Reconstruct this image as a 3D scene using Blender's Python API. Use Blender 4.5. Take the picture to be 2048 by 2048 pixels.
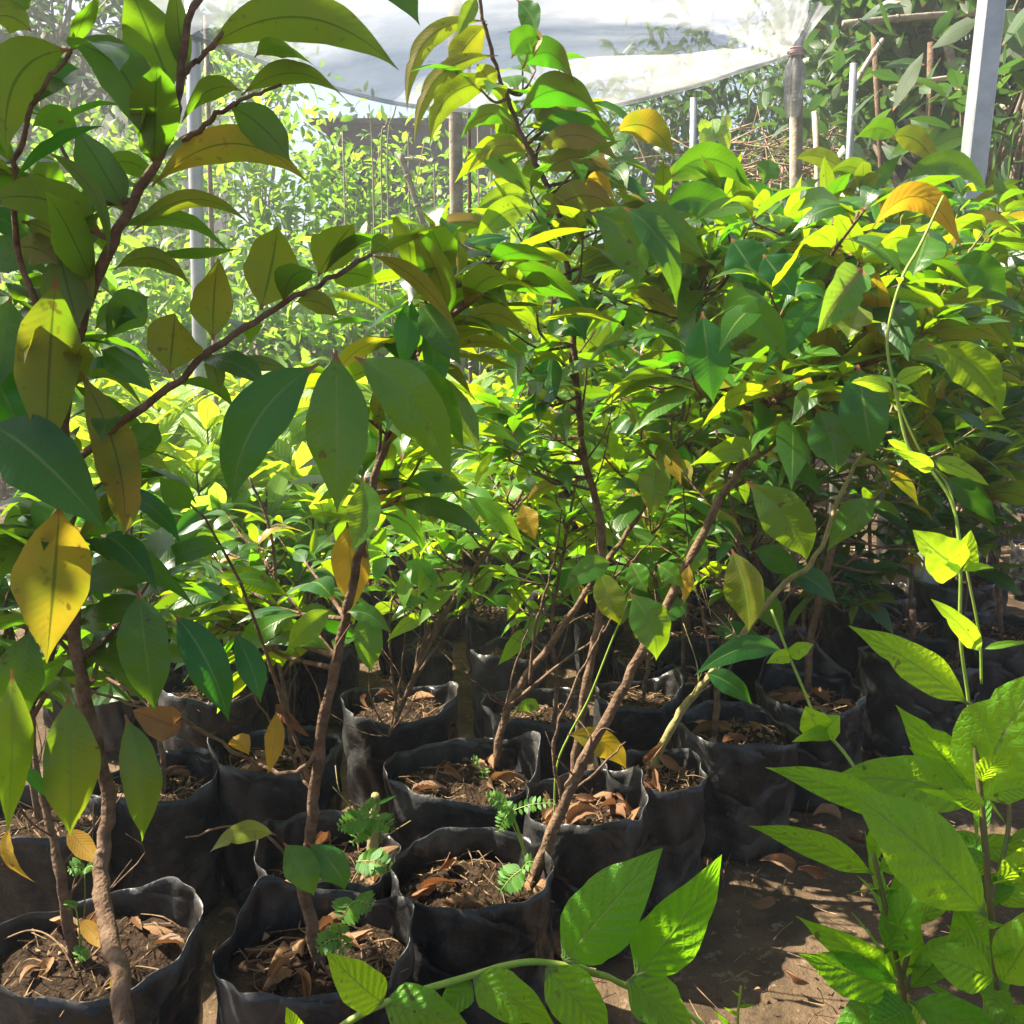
import bpy, math, random
import numpy as np
from mathutils import Vector
R = math.radians
for o in list(bpy.data.objects): bpy.data.objects.remove(o)
SC = bpy.context.scene
COL = SC.collection
# ---------------------------------------------------------------- camera
CAM_H, PITCH, FL = 1.02, 11.0, 0.90
cd = bpy.data.cameras.new('camera'); cam = bpy.data.objects.new('camera', cd); COL.objects.link(cam)
cd.sensor_width = 36; cd.lens = 36*FL; cd.clip_start = .02; cd.clip_end = 600
cam.location = (0, 0, CAM_H); cam.rotation_euler = (R(90-PITCH), 0, 0)
SC.camera = cam
SC.render.resolution_x = SC.render.resolution_y = 1024
# ---------------------------------------------------------------- light
SUN = Vector((-.61, .20, .77)).normalized()
elev = math.asin(SUN.z); az = math.atan2(SUN.x, SUN.y)
w = bpy.data.worlds.new('World'); SC.world = w; w.use_nodes = True
nt = w.node_tree; nt.nodes.clear()
wo = nt.nodes.new('ShaderNodeOutputWorld'); bg = nt.nodes.new('ShaderNodeBackground'); sk = nt.nodes.new('ShaderNodeTexSky')
sk.sky_type = 'NISHITA'; sk.sun_disc = False; sk.sun_elevation = elev; sk.sun_rotation = az
sk.air_density = 1.0; sk.dust_density = 3.0; sk.ozone_density = 1.0
bg.inputs[1].default_value = .055
nt.links.new(sk.outputs[0], bg.inputs[0]); nt.links.new(bg.outputs[0], wo.inputs[0])
sl = bpy.data.lights.new('sun', 'SUN'); sl.energy = 5.0; sl.angle = R(.5); sl.color = (1, .91, .74)
so = bpy.data.objects.new('sun', sl); COL.objects.link(so); so.rotation_euler = SUN.to_track_quat('Z', 'Y').to_euler()
SC.view_settings.view_transform = 'Standard'; SC.view_settings.look = 'None'
SC.view_settings.exposure = 2.0; SC.view_settings.gamma = 1
SC.render.engine = 'CYCLES'
try:
    SC.cycles.max_bounces = 8; SC.cycles.diffuse_bounces = 4; SC.cycles.transmission_bounces = 6; SC.cycles.transparent_max_bounces = 12
    SC.cycles.sample_clamp_indirect = 6
except Exception: pass

# ---------------------------------------------------------------- helpers
S = 1932.0; F = FL*S
sp_, cp_ = math.sin(R(PITCH)), math.cos(R(PITCH))
CAMP = np.array([0, 0, CAM_H])
def ray(x, y):
    cx, cy = (x-S/2)/F, (S/2-y)/F
    return np.array([cx, cp_+cy*sp_, -sp_+cy*cp_])
def P(x, y, Y):                      # the world point seen at x,y that stands Y metres ahead
    d = ray(x, y); return CAMP + d*(Y/d[1])
def G(x, y, z=0.0):                  # the world point seen at x,y at height z
    d = ray(x, y); return CAMP + d*((z-CAM_H)/d[2])
def nrm(v):
    v = np.asarray(v, float); return v/(np.linalg.norm(v, axis=-1, keepdims=True)+1e-9)
UP = np.array([0, 0, 1.0])
rng = np.random.default_rng(7)
def U(a, b): return float(rng.uniform(a, b))

def tag(o, label=None, cat=None, group=None, kind=None):
    if label: o['label'] = label
    if cat: o['category'] = cat
    if group: o['group'] = group
    if kind: o['kind'] = kind
    return o
def empty(name, loc, label=None, cat=None, group=None):
    o = bpy.data.objects.new(name, None); COL.objects.link(o); o.location = loc; o.empty_display_size = .05
    return tag(o, label, cat, group)
def mesh_obj(name, V, Fc, mat, parent=None, smooth=True, uv=None, tint=None):
    me = bpy.data.meshes.new(name)
    V = np.asarray(V, float)
    org = np.array(parent['org']) if parent is not None and 'org' in parent else np.zeros(3)
    if parent is None: org = np.array([V[:, 0].mean(), V[:, 1].mean(), V[:, 2].min()])
    V = V-org
    me.from_pydata(V.tolist(), [], Fc.tolist() if isinstance(Fc, np.ndarray) else Fc)
    if smooth: me.polygons.foreach_set('use_smooth', [True]*len(me.polygons))
    if uv is not None:
        ul = me.uv_layers.new(name='UVMap'); li = np.zeros(len(me.loops), int); me.loops.foreach_get('vertex_index', li)
        ul.data.foreach_set('uv', np.asarray(uv)[li].ravel())
    if tint is not None:
        a = me.attributes.new('tint', 'FLOAT_COLOR', 'POINT'); a.data.foreach_set('color', np.asarray(tint, float).ravel())
    me.materials.append(mat); me.update()
    o = bpy.data.objects.new(name, me); COL.objects.link(o)
    if parent is not None: o.parent = parent; o['org'] = org.tolist()
    else: o.location = org; o['org'] = org.tolist()
    return o
def root(name, loc, label, cat, group=None):
    o = empty(name, loc, label, cat, group); o['org'] = [float(c) for c in loc]; return o
class MB:
    def __init__(s): s.V = []; s.F = []; s.n = 0
    def add(s, V, Fc):
        V = np.asarray(V, float); s.V.append(V); s.F += [[i+s.n for i in f] for f in Fc]; s.n += len(V)
    def build(s, name, mat, parent=None, smooth=True):
        return mesh_obj(name, np.concatenate(s.V), s.F, mat, parent, smooth)
def catmull(pts, k=5):
    pts = np.asarray(pts, float); n = len(pts)
    if n < 3: return np.array([pts[0]+(pts[-1]-pts[0])*i/k for i in range(k+1)])
    ex = np.vstack([2*pts[0]-pts[1], pts, 2*pts[-1]-pts[-2]]); out = []
    for i in range(n-1):
        a, b, c, d = ex[i:i+4]
        for j in range(k):
            t = j/k
            out.append(.5*((2*b)+(c-a)*t+(2*a-5*b+4*c-d)*t*t+(-a+3*b-3*c+d)*t**3))
    out.append(pts[-1]); return np.array(out)
def tube(mb, pts, r0, r1, sides=7, knob=0.0, cap=True):
    pts = np.asarray(pts, float); n = len(pts)
    T = nrm(np.gradient(pts, axis=0)); ref = np.array([.31, .9, .2]); ref = ref/np.linalg.norm(ref)
    A = nrm(np.cross(T, ref)); B = np.cross(T, A)
    rr = np.linspace(r0, r1, n)*(1+knob*rng.uniform(-1, 1, n))
    an = np.arange(sides)/sides*2*np.pi
    V = pts[:, None]+rr[:, None, None]*(A[:, None]*np.cos(an)[None, :, None]+B[:, None]*np.sin(an)[None, :, None])
    V = V.reshape(-1, 3)
    if knob: V = V+rng.normal(0, 1, V.shape)*np.repeat(rr, sides)[:, None]*knob*.35
    Fc = [[i*sides+j, i*sides+(j+1) % sides, (i+1)*sides+(j+1) % sides, (i+1)*sides+j] for i in range(n-1) for j in range(sides)]
    if cap: Fc += [list(range(sides))[::-1], [(n-1)*sides+j for j in range(sides)]]
    mb.add(V, Fc)
def boxbar(mb, a, b, w, d):          # square section bar from a to b
    a = np.asarray(a, float); b = np.asarray(b, float); T = nrm(b-a)
    X = nrm(np.cross(T, np.array([0, 1.0, .01]))); Yv = np.cross(T, X); c = min(w, d)*.14
    sec = [(-w+c, -d), (w-c, -d), (w, -d+c), (w, d-c), (w-c, d), (-w+c, d), (-w, d-c), (-w, -d+c)]
    V = [p+X*u+Yv*v for p in (a, b) for u, v in sec]
    mb.add(V, [[j, (j+1) % 8, 8+(j+1) % 8, 8+j] for j in range(8)]+[list(range(8))[::-1], list(range(8, 16))])

# ---------------------------------------------------------------- leaf generator (vectorised)
PROF = {
 'ell':  ([0, .04, .09, .16, .28, .42, .56, .70, .81, .89, .95, 1], [.045, .055, .20, .50, .83, 1, .97, .78, .50, .25, .09, .01]),
 'obo':  ([0, .04, .12, .25, .45, .62, .76, .88, .96, 1], [.04, .05, .28, .55, .88, 1, .92, .62, .3, .03]),
 'lan':  ([0, .06, .18, .35, .55, .75, .90, 1], [.06, .18, .62, .95, 1, .72, .32, .01]),
 'ova':  ([0, .03, .08, .18, .32, .50, .68, .84, .95, 1], [.05, .12, .52, .88, 1, .95, .74, .42, .14, .01]),
}
def leaf_row(P0, P1, P2, N, W, fold=.35, yel=0., wave=.0, rnd=None, under=0.):
    return list(P0)+list(P1)+list(P2)+list(N)+[W, fold, yel, wave, U(0, 1) if rnd is None else rnd, under]
def build_leaves(name, rows, mat, parent, nu=9, prof='ell', nv=4):
    A = np.asarray(rows, float); n = len(A)
    P0, P1, P2, N0 = A[:, 0:3], A[:, 3:6], A[:, 6:9], A[:, 9:12]
    W, fold, yel, wave, rn, und = [A[:, 12+i] for i in range(6)]
    t = np.linspace(0, 1, nu+1); tt = t[None, :, None]
    C = (1-tt)**2*P0[:, None]+2*tt*(1-tt)*P1[:, None]+tt**2*P2[:, None]
    T = nrm(2*(1-tt)*(P1-P0)[:, None]+2*tt*(P2-P1)[:, None])
    # parallel-ish normal: start with hint made orthogonal to the mean direction, then to each tangent
    Sv = nrm(np.cross(nrm(P2-P0+1e-6), N0))
    Sd = nrm(Sv[:, None]-T*(T*Sv[:, None]).sum(-1, keepdims=True))
    Nn = np.cross(Sd, T)
    tw = ((rn*7.31) % 1-.5)[:, None, None]*(2.0*tt)
    Sd, Nn = Sd*np.cos(tw)+Nn*np.sin(tw), Nn*np.cos(tw)-Sd*np.sin(tw)
    pw = np.interp(t, *PROF[prof])
    v = np.linspace(-1, 1, nv+1)
    L = np.linalg.norm(P1-P0, axis=1)+np.linalg.norm(P2-P1, axis=1)
    hw = (W/2)[:, None]*pw[None]
    wob = 1+.04*np.sin(t[None]*9+rn[:, None]*30)
    hw = hw*wob
    cf, sf = np.cos(fold), np.sin(fold)
    av = np.abs(v)
    tb = (rn*13.7 % 1)*.6+.25; sb = np.where((rn*29.3) % 1 > .5, 1., -1.); db = np.where((rn*17.9) % 1 > .87, .28, .0)*(nu > 12)
    side = 1+.035*np.sin(t[None, :, None]*17+rn[:, None, None]*50+np.sign(v)*1.7)
    side = side-(db[:, None, None]*np.exp(-((t[None, :, None]-tb[:, None, None])/.03)**2))*(np.sign(v)[None, None]*sb[:, None, None] > 0)
    V = C[:, :, None]+Sd[:, :, None]*(hw[:, :, None]*side*v*cf[:, None, None])[..., None]
    up = hw[:, :, None]*(av**1.35)*sf[:, None, None]-hw[:, :, None]*(av**2.6)*.22*(1-np.abs(fold))[:, None, None]
    ph = (t[None, :, None]*(20+9*rn[:, None, None])+np.sign(v)*1.3+rn[:, None, None]*40)
    up = up+(W*wave)[:, None, None]*np.sin(ph)*av*pw[None, :, None]
    V = V+Nn[:, :, None]*up[..., None]
    m = (nu+1)*(nv+1); V = V.reshape(-1, 3)
    idx = np.arange(m).reshape(nu+1, nv+1)
    q = np.stack([idx[:-1, :-1], idx[:-1, 1:], idx[1:, 1:], idx[1:, :-1]], -1).reshape(-1, 4)
    Fc = (q[None]+(np.arange(n)*m)[:, None, None]).reshape(-1, 4)
    uv = np.stack(np.meshgrid(t, (v+1)/2, indexing='ij'), -1).reshape(-1, 2); uv = np.tile(uv, (n, 1))
    tint = np.repeat(np.stack([rn, yel, und, np.ones(n)], -1), m, 0)
    return mesh_obj(name, V, Fc, mat, parent, True, uv, tint)
def hl(b, t, w, Yb, Yt=None, bow=0, face=1, roll=0, fold=.3, yel=0., wave=.02, arch=.12, rnd=None, bowx=0):
    """leaf from seen base to seen tip: w, bow in photo pixels; face 1 shows its top side, -1 its underside; roll tips it about its own axis"""
    if Yt is None: Yt = Yb-.02
    P0 = P(*b, Yb); P2 = P(*t, Yt); Ym = (Yb+Yt)/2
    L = np.linalg.norm(P2-P0); px = Ym/F*1.02
    mid = (P0+P2)/2
    view = nrm(mid-CAMP); T = nrm(P2-P0)
    N = -view*face; N = nrm(N-T*np.dot(N, T)); Sx = np.cross(T, N)
    a = R(roll); N = nrm(N*math.cos(a)+Sx*math.sin(a))
    P1 = mid+(UP*bow+np.array([1, 0, 0])*bowx)*px*2+N*arch*L*2*.5
    return leaf_row(P0, P1, P2, N, w*px*1.02, fold, yel, wave, rnd)
def auto_leaf(p, T, side, L, Wr=.31, droop=.9, lift=.25, yel=0., j=.25, fold=.3, nj=.35, wave=.025):
    d = nrm(T*.5+side*.8+UP*lift+rng.normal(0, j, 3))
    P1 = p+d*L*.5
    d2 = nrm(d*U(.5, 1)+UP*-droop*U(.5, 1.4)+rng.normal(0, .12, 3))
    P2 = P1+d2*L*.55
    N = nrm(UP*1.0+rng.normal(0, nj, 3)+side*.15)
    return leaf_row(p, P1, P2, N, L*Wr*U(.85, 1.15), fold*U(.3, 1.5), yel, wave)
def leafy(rows, path, L, start=.3, step=.035, yel=.0, droop=.9, term=2, yp=.06, **k):
    seg = np.linalg.norm(np.diff(path, axis=0), axis=1); cum = np.concatenate([[0], np.cumsum(seg)]); tot = cum[-1]
    s = tot*start; i = int(rng.integers(0, 2))
    while s < tot:
        p = np.array([np.interp(s, cum, path[:, c]) for c in range(3)])
        q = np.array([np.interp(min(s+.01, tot), cum, path[:, c]) for c in range(3)])
        T = nrm(q-p) if np.linalg.norm(q-p) > 1e-5 else nrm(path[-1]-path[-2])
        sd = nrm(np.cross(T, UP)+1e-4); sd = sd*(1 if i % 2 else -1)
        th = U(-1.1, 1.1); sd = nrm(sd*math.cos(th)+np.cross(T, sd)*math.sin(th)*.9)
        y = U(.5, 1) if rng.random() < yp else yel*U(0, 1)
        rows.append(auto_leaf(p, T, sd, L*U(.75, 1.3), yel=y, droop=droop, **k)); i += 1
        s += step*U(.7, 1.3)
    T = nrm(path[-1]-path[-2])
    for _ in range(term):
        a = U(0, 6.28); sd = np.array([math.cos(a), math.sin(a), 0.])
        rows.append(auto_leaf(path[-1], T*1.6, sd*.7, L*U(.6, 1), yel=yel, droop=droop*.7, **k))

# ---------------------------------------------------------------- materials
def newmat(name):
    m = bpy.data.materials.new(name); m.use_nodes = True; t = m.node_tree; t.nodes.clear()
    return m, t, (lambda ty, **kw: mk(t, ty, kw)), t.links.new
def mk(t, ty, kw):
    n = t.nodes.new('ShaderNode'+ty)
    for k, v in kw.items(): setattr(n, k, v)
    return n
def setin(n, i, v): n.inputs[i].default_value = v
def c4(c): return (c[0], c[1], c[2], 1)
def mixc(t, f, a, b, mode='MIX'):
    n = t.nodes.new('ShaderNodeMix'); n.data_type = 'RGBA'; n.blend_type = mode
    for s, v in ((0, f), (6, a), (7, b)):
        if hasattr(v, 'links') or hasattr(v, 'is_linked'): t.links.new(v, n.inputs[s])
        else: n.inputs[s].default_value = v if s == 0 else c4(v)
    return n.outputs[2]
def mathn(t, op, a, b=0., c=None):
    n = t.nodes.new('ShaderNodeMath'); n.operation = op
    for s, v in ((0, a), (1, b), (2, c)):
        if v is None: continue
        if hasattr(v, 'is_linked'): t.links.new(v, n.inputs[s])
        else: n.inputs[s].default_value = v
    return n.outputs[0]
def ramp(t, f, stops):
    n = t.nodes.new('ShaderNodeValToRGB'); e = n.color_ramp.elements
    while len(e) < len(stops): e.new(.5)
    for k, (p, c) in zip(e, stops): k.position = p; k.color = c4(c) if not isinstance(c, (int, float)) else (c, c, c, 1)
    t.links.new(f, n.inputs[0]); return n.outputs[0]
def noise(t, scale, detail=3, vec=None, rough=.5):
    n = t.nodes.new('ShaderNodeTexNoise'); n.inputs['Scale'].default_value = scale; n.inputs['Detail'].default_value = detail; n.inputs['Roughness'].default_value = rough
    if vec is None:
        tc = t.nodes.new('ShaderNodeTexCoord'); vec = tc.outputs['Object']
    t.links.new(vec, n.inputs['Vector']); return n.outputs['Fac']
def leafmat(name, top1, top2, und, tr1, tr2, yellow=(.42, .25, .015), rough=.38, nveins=13, tmix=.42, vein=(.20, .30, .06), bump=.25, spec=.5, patch=None, veinw=.03, veinc=.10, bdist=.0012, pet=(.32, .13, .05), simple=False):
    m, t, N, K = newmat(name)
    at = N('Attribute', attribute_name='tint'); sx = N('SeparateColor'); K(at.outputs['Color'], sx.inputs[0])
    uvn = N('UVMap', uv_map='UVMap'); su = N('SeparateXYZ'); K(uvn.outputs[0], su.inputs[0])
    u = su.outputs[0]; vc = mathn(t, 'MULTIPLY', mathn(t, 'ABSOLUTE', mathn(t, 'SUBTRACT', su.outputs[1], .5)), 2.)
    wv = mathn(t, 'FRACT', mathn(t, 'SUBTRACT', mathn(t, 'MULTIPLY', u, float(nveins)), mathn(t, 'MULTIPLY', mathn(t, 'POWER', vc, .8), 2.2)))
    tri = mathn(t, 'ABSOLUTE', mathn(t, 'SUBTRACT', wv, .5))
    lat = mathn(t, 'MULTIPLY', mathn(t, 'ADD', mathn(t, 'COSINE', mathn(t, 'MULTIPLY', wv, 6.2832)), 1.), -.25)     # 0 .. .5 soft
    latline = ramp(t, tri, [(0.0, 1.), (.07, 0.)])
    mid = ramp(t, vc, [(0.0, 1.), (veinw, 1.), (veinw*2.2, 0.)])
    nz = noise(t, 14, 2); nz2 = noise(t, 60, 2)
    top = mixc(t, sx.outputs[0], top1, top2)
    top = mixc(t, mathn(t, 'MULTIPLY', nz, .35), top, tuple(c*.5 for c in top1))
    yfac = mathn(t, 'MULTIPLY', sx.outputs[1], ramp(t, nz, [(.38, .35), (.60, 1.)]))
    yl = mixc(t, nz2, yellow, tuple(c*.7 for c in yellow))
    top = mixc(t, yfac, top, yl)
    if patch: top = mixc(t, ramp(t, mathn(t, 'ADD', vc, mathn(t, 'MULTIPLY', nz, .3)), [(.15, 1.), (.5, 0.)]), top, patch)
    top = mixc(t, mathn(t, 'MULTIPLY', mid, .75), top, vein)
    top = mixc(t, mathn(t, 'MULTIPLY', latline, veinc), top, vein)
    u2 = mixc(t, sx.outputs[0], und, tuple(c*.7 for c in und))
    u2 = mixc(t, mathn(t, 'MULTIPLY', yfac, .7), u2, yl)
    u2 = mixc(t, mathn(t, 'MULTIPLY', mid, .6), u2, tuple(c*.6 for c in und))
    geo = N('NewGeometry')
    base = mixc(t, geo.outputs['Backfacing'], top, u2)
    spk = ramp(t, noise(t, 130, 1) if not simple else nz2, [(.69, 0.), (.72, 1.)]); big = ramp(t, nz2, [(.70, 0.), (.73, 1.)])
    blem = mathn(t, 'MULTIPLY', mathn(t, 'ADD', mathn(t, 'MULTIPLY', spk, .5), big), mathn(t, 'GREATER_THAN', sx.outputs[0], .35))
    base = mixc(t, mathn(t, 'MULTIPLY', blem, .7), base, (.13, .075, .025))
    petm = ramp(t, u, [(.05, 1.), (.09, 0.)]); base = mixc(t, petm, base, pet)
    tr = mixc(t, sx.outputs[0], tr1, tr2); tr = mixc(t, yfac, tr, tuple(min(1, c*1.9) for c in yellow))
    tr = mixc(t, mathn(t, 'MULTIPLY', mid, .7), tr, tuple(c*.35 for c in tr1))
    tr = mixc(t, mathn(t, 'MULTIPLY', latline, veinc), tr, tuple(c*.5 for c in tr1))
    tr = mixc(t, petm, tr, tuple(c*.5 for c in pet)); tr = mixc(t, mathn(t, 'MULTIPLY', blem, .7), tr, (.10, .05, .01))
    net = N('TexVoronoi', feature='DISTANCE_TO_EDGE'); setin(net, 'Scale', 150.); tcn = N('TexCoord'); K(tcn.outputs['Object'], net.inputs['Vector'])
    bs = N('Bump'); setin(bs, 'Strength', bump); setin(bs, 'Distance', bdist)
    hgt = mathn(t, 'ADD', mathn(t, 'MULTIPLY', lat, 1.1), mathn(t, 'ADD', mathn(t, 'MULTIPLY', mid, -.8), mathn(t, 'ADD', mathn(t, 'MULTIPLY', nz2, .3), (mathn(t, 'MULTIPLY', mathn(t, 'MINIMUM', net.outputs['Distance'], .2), 1.2) if not simple else 0.))))
    hgt = mathn(t, 'ADD', hgt, mathn(t, 'MULTIPLY', nz, 2.5))
    K(hgt, bs.inputs['Height'])
    pb = N('BsdfPrincipled'); K(base, pb.inputs['Base Color']); K(bs.outputs[0], pb.inputs['Normal'])
    K(mathn(t, 'ADD', mathn(t, 'MULTIPLY', geo.outputs['Backfacing'], .25), mathn(t, 'ADD', mathn(t, 'MULTIPLY', nz, .2), rough-.1)), pb.inputs['Roughness'])
    setin(pb, 'Specular IOR Level', spec)
    tl = N('BsdfTranslucent'); K(tr, tl.inputs[0]); K(bs.outputs[0], tl.inputs[1])
    mx = N('MixShader'); setin(mx, 0, tmix); K(pb.outputs[0], mx.inputs[1]); K(tl.outputs[0], mx.inputs[2])
    out = N('OutputMaterial'); K(mx.outputs[0], out.inputs[0]); return m
def solid(name, c1, c2, scale=20, rough=.7, bump=.3, bscale=None, spec=.4, metal=0., detail=4, dist=.004, rr=.15):
    m, t, N, K = newmat(name)
    nz = noise(t, scale, detail, rough=.6); nb = noise(t, bscale or scale*3, 4)
    pb = N('BsdfPrincipled'); K(mixc(t, ramp(t, nz, [(.3, 0.), (.7, 1.)]), c1, c2), pb.inputs['Base Color'])
    K(mathn(t, 'ADD', mathn(t, 'MULTIPLY', nb, rr*2), rough-rr), pb.inputs['Roughness']); setin(pb, 'Specular IOR Level', spec); setin(pb, 'Metallic', metal)
    b = N('Bump'); setin(b, 'Strength', bump); setin(b, 'Distance', dist); K(nb, b.inputs['Height']); K(b.outputs[0], pb.inputs['Normal'])
    out = N('OutputMaterial'); K(pb.outputs[0], out.inputs[0]); return m
M = {}
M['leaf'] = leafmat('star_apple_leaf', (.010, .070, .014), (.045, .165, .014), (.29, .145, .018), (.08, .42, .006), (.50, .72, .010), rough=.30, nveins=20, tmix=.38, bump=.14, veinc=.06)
M['leafsunlit'] = leafmat('sunlit_star_apple_leaf', (.035, .16, .012), (.12, .30, .016), (.28, .17, .02), (.18, .55, .008), (.60, .80, .015), rough=.34, nveins=20, tmix=.45, bump=.14, veinc=.06)  # brighter copy of the star apple leaf; sunlit glow put into its colour
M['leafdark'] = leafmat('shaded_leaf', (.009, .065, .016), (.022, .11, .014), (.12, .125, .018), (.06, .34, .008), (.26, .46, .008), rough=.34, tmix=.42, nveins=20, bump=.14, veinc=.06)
M['leafred'] = leafmat('flushing_leaf', (.06, .22, .02), (.06, .22, .02), (.2, .12, .03), (.30, .50, .03), (.3, .5, .03), patch=(.30, .12, .06), vein=(.35, .3, .12))
M['leafbright'] = leafmat('seedling_leaf', (.10, .28, .020), (.20, .38, .025), (.15, .30, .05), (.42, .66, .02), (.66, .80, .03), rough=.45, nveins=16, tmix=.5, vein=(.35, .5, .12), bump=1., veinc=.25, bdist=.002, pet=(.25, .35, .06))
M['leafweed'] = leafmat('weed_leaf', (.060, .23, .012), (.11, .33, .015), (.12, .26, .05), (.32, .72, .010), (.60, .88, .014), rough=.42, nveins=9, tmix=.55, vein=(.36, .50, .12), bump=.8, spec=.4, veinw=.022, veinc=.4, bdist=.0026, pet=(.2, .35, .08))
M['leafvine'] = leafmat('vine_leaf', (.070, .24, .014), (.13, .34, .018), (.16, .30, .06), (.32, .70, .012), (.58, .86, .02), rough=.45, nveins=7, tmix=.52, vein=(.36, .50, .12), bump=.35, veinw=.03, veinc=.25, bdist=.0008, pet=(.2, .35, .08))
M['leafyellow'] = leafmat('yellowed_leaf', (.26, .27, .015), (.45, .26, .010), (.42, .25, .03), (.85, .55, .02), (.85, .45, .02), rough=.5, tmix=.4, vein=(.4, .3, .08))
M['leafdry'] = leafmat('dry_leaf', (.25, .12, .05), (.13, .06, .03), (.27, .15, .07), (.45, .17, .05), (.3, .12, .04), rough=.65, tmix=.18, vein=(.2, .09, .04), bump=.5, yellow=(.35, .2, .06))
M['leafpin'] = leafmat('pinnate_leaf', (.04, .18, .018), (.10, .28, .02), (.08, .22, .03), (.2, .5, .02), (.42, .66, .03), rough=.55, tmix=.4, nveins=2, vein=(.15, .3, .08))
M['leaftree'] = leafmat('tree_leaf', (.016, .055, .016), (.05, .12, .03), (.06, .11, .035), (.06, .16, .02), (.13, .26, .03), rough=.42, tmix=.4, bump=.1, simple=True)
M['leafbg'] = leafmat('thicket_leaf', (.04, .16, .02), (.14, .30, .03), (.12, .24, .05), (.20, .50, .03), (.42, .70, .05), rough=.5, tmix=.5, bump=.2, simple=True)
M['bark'] = solid('sapling_bark', (.080, .046, .026), (.21, .135, .085), 55, .8, 1.2, 150, spec=.2, dist=.004)
M['barkgrey'] = solid('grey_bark', (.20, .16, .12), (.36, .31, .24), 25, .8, .8, 90, spec=.2)
M['barkmoss'] = solid('mossy_bark', (.16, .15, .05), (.36, .30, .14), 45, .85, .9, 150, spec=.2, dist=.002)
M['twig'] = solid('twig_bark', (.22, .13, .08), (.38, .27, .18), 60, .8, .5, 180, spec=.2, dist=.001)
M['vinestem'] = solid('green_stem', (.16, .30, .03), (.28, .36, .06), 40, .5, .2)
M['weedstem'] = solid('purple_green_stem', (.10, .13, .03), (.16, .10, .05), 30, .55, .2)
M['soil'] = solid('potting_soil', (.014, .009, .006), (.055, .034, .02), 70, .95, 1.0, 120, spec=.1, dist=.01)
M['litter'] = solid('dry_litter', (.09, .052, .028), (.30, .20, .11), 60, .85, .4, spec=.15)
M['galv'] = solid('galvanised_steel', (.34, .36, .38), (.50, .52, .53), 14, .42, .1, 60, metal=.55)
M['pale'] = solid('weathered_bamboo', (.36, .30, .22), (.52, .46, .36), 12, .75, .5, 60, spec=.2)
M['wall'] = solid('painted_wall', (.72, .66, .56), (.80, .76, .68), 3, .8, .2)
M['roofd'] = solid('dark_roof', (.012, .014, .017), (.035, .04, .045), 6, .6, .3)
M['rope'] = solid('plastic_tie', (.40, .26, .28), (.55, .42, .42), 50, .7, .5)
M['moss'] = solid('fibre_clump', (.20, .17, .07), (.30, .28, .12), 60, .9, .6)
def bagmat():
    m, t, N, K = newmat('black_poly_bag')
    nz = noise(t, 9, 5, rough=.65); fine = noise(t, 160, 3); vo = N('TexVoronoi', feature='DISTANCE_TO_EDGE'); setin(vo, 'Scale', 11.); tcb = N('TexCoord'); K(mixc(t, .06, tcb.outputs['Object'], noise(t, 12, 2)), vo.inputs['Vector']); wr = mathn(t, 'ADD', mathn(t, 'MULTIPLY', mathn(t, 'MINIMUM', vo.outputs['Distance'], .12), 3.), mathn(t, 'MULTIPLY', noise(t, 10, 4, rough=.6), 1.5))
    dust = ramp(t, nz, [(.42, 0.), (.75, 1.)])
    mud = ramp(t, noise(t, 5, 6, rough=.75), [(.56, 0.), (.66, 1.)])
    speck = ramp(t, fine, [(.66, 0.), (.72, 1.)])
    col = mixc(t, mathn(t, 'MULTIPLY', dust, .75), (.009, .009, .010), (.10, .098, .094))
    col = mixc(t, mathn(t, 'MULTIPLY', speck, .35), col, (.2, .18, .15))
    col = mixc(t, mathn(t, 'MULTIPLY', mud, .5), col, (.11, .075, .045))
    pb = N('BsdfPrincipled'); K(col, pb.inputs['Base Color']); setin(pb, 'Specular IOR Level', .45)
    K(mathn(t, 'ADD', mathn(t, 'MULTIPLY', nz, .3), .22), pb.inputs['Roughness'])
    setin(pb, 'Sheen Weight', .0)
    b = N('Bump'); setin(b, 'Strength', .6); setin(b, 'Distance', .010); K(wr, b.inputs['Height'])
    b2 = N('Bump'); setin(b2, 'Strength', .15); setin(b2, 'Distance', .002); K(fine, b2.inputs['Height']); K(b.outputs[0], b2.inputs['Normal'])
    K(b2.outputs[0], pb.inputs['Normal'])
    out = N('OutputMaterial'); K(pb.outputs[0], out.inputs[0]); return m
M['bag'] = bagmat()
def groundmat():
    m, t, N, K = newmat('damp_earth')
    n1 = noise(t, 1.6, 6, rough=.65); n2 = noise(t, 40, 5, rough=.7); n3 = noise(t, 9, 4)
    col = mixc(t, ramp(t, n1, [(.35, 0.), (.65, 1.)]), (.060, .037, .020), (.140, .094, .054))
    col = mixc(t, mathn(t, 'MULTIPLY', ramp(t, n3, [(.45, 0.), (.6, 1.)]), .6), col, (.032, .022, .013))
    col = mixc(t, mathn(t, 'MULTIPLY', ramp(t, n2, [(.58, 0.), (.66, 1.)]), .6), col, (.28, .20, .13))
    col = mixc(t, mathn(t, 'MULTIPLY', ramp(t, n2, [(.34, 1.), (.42, 0.)]), .6), col, (.03, .02, .013))
    pb = N('BsdfPrincipled'); K(col, pb.inputs['Base Color']); setin(pb, 'Roughness', .92); setin(pb, 'Specular IOR Level', .2)
    b = N('Bump'); setin(b, 'Strength', .9); setin(b, 'Distance', .012); K(mathn(t, 'ADD', n2, mathn(t, 'MULTIPLY', n3, 1.5)), b.inputs['Height']); K(b.outputs[0], pb.inputs['Normal'])
    out = N('OutputMaterial'); K(pb.outputs[0], out.inputs[0]); return m
M['ground'] = groundmat()
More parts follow.
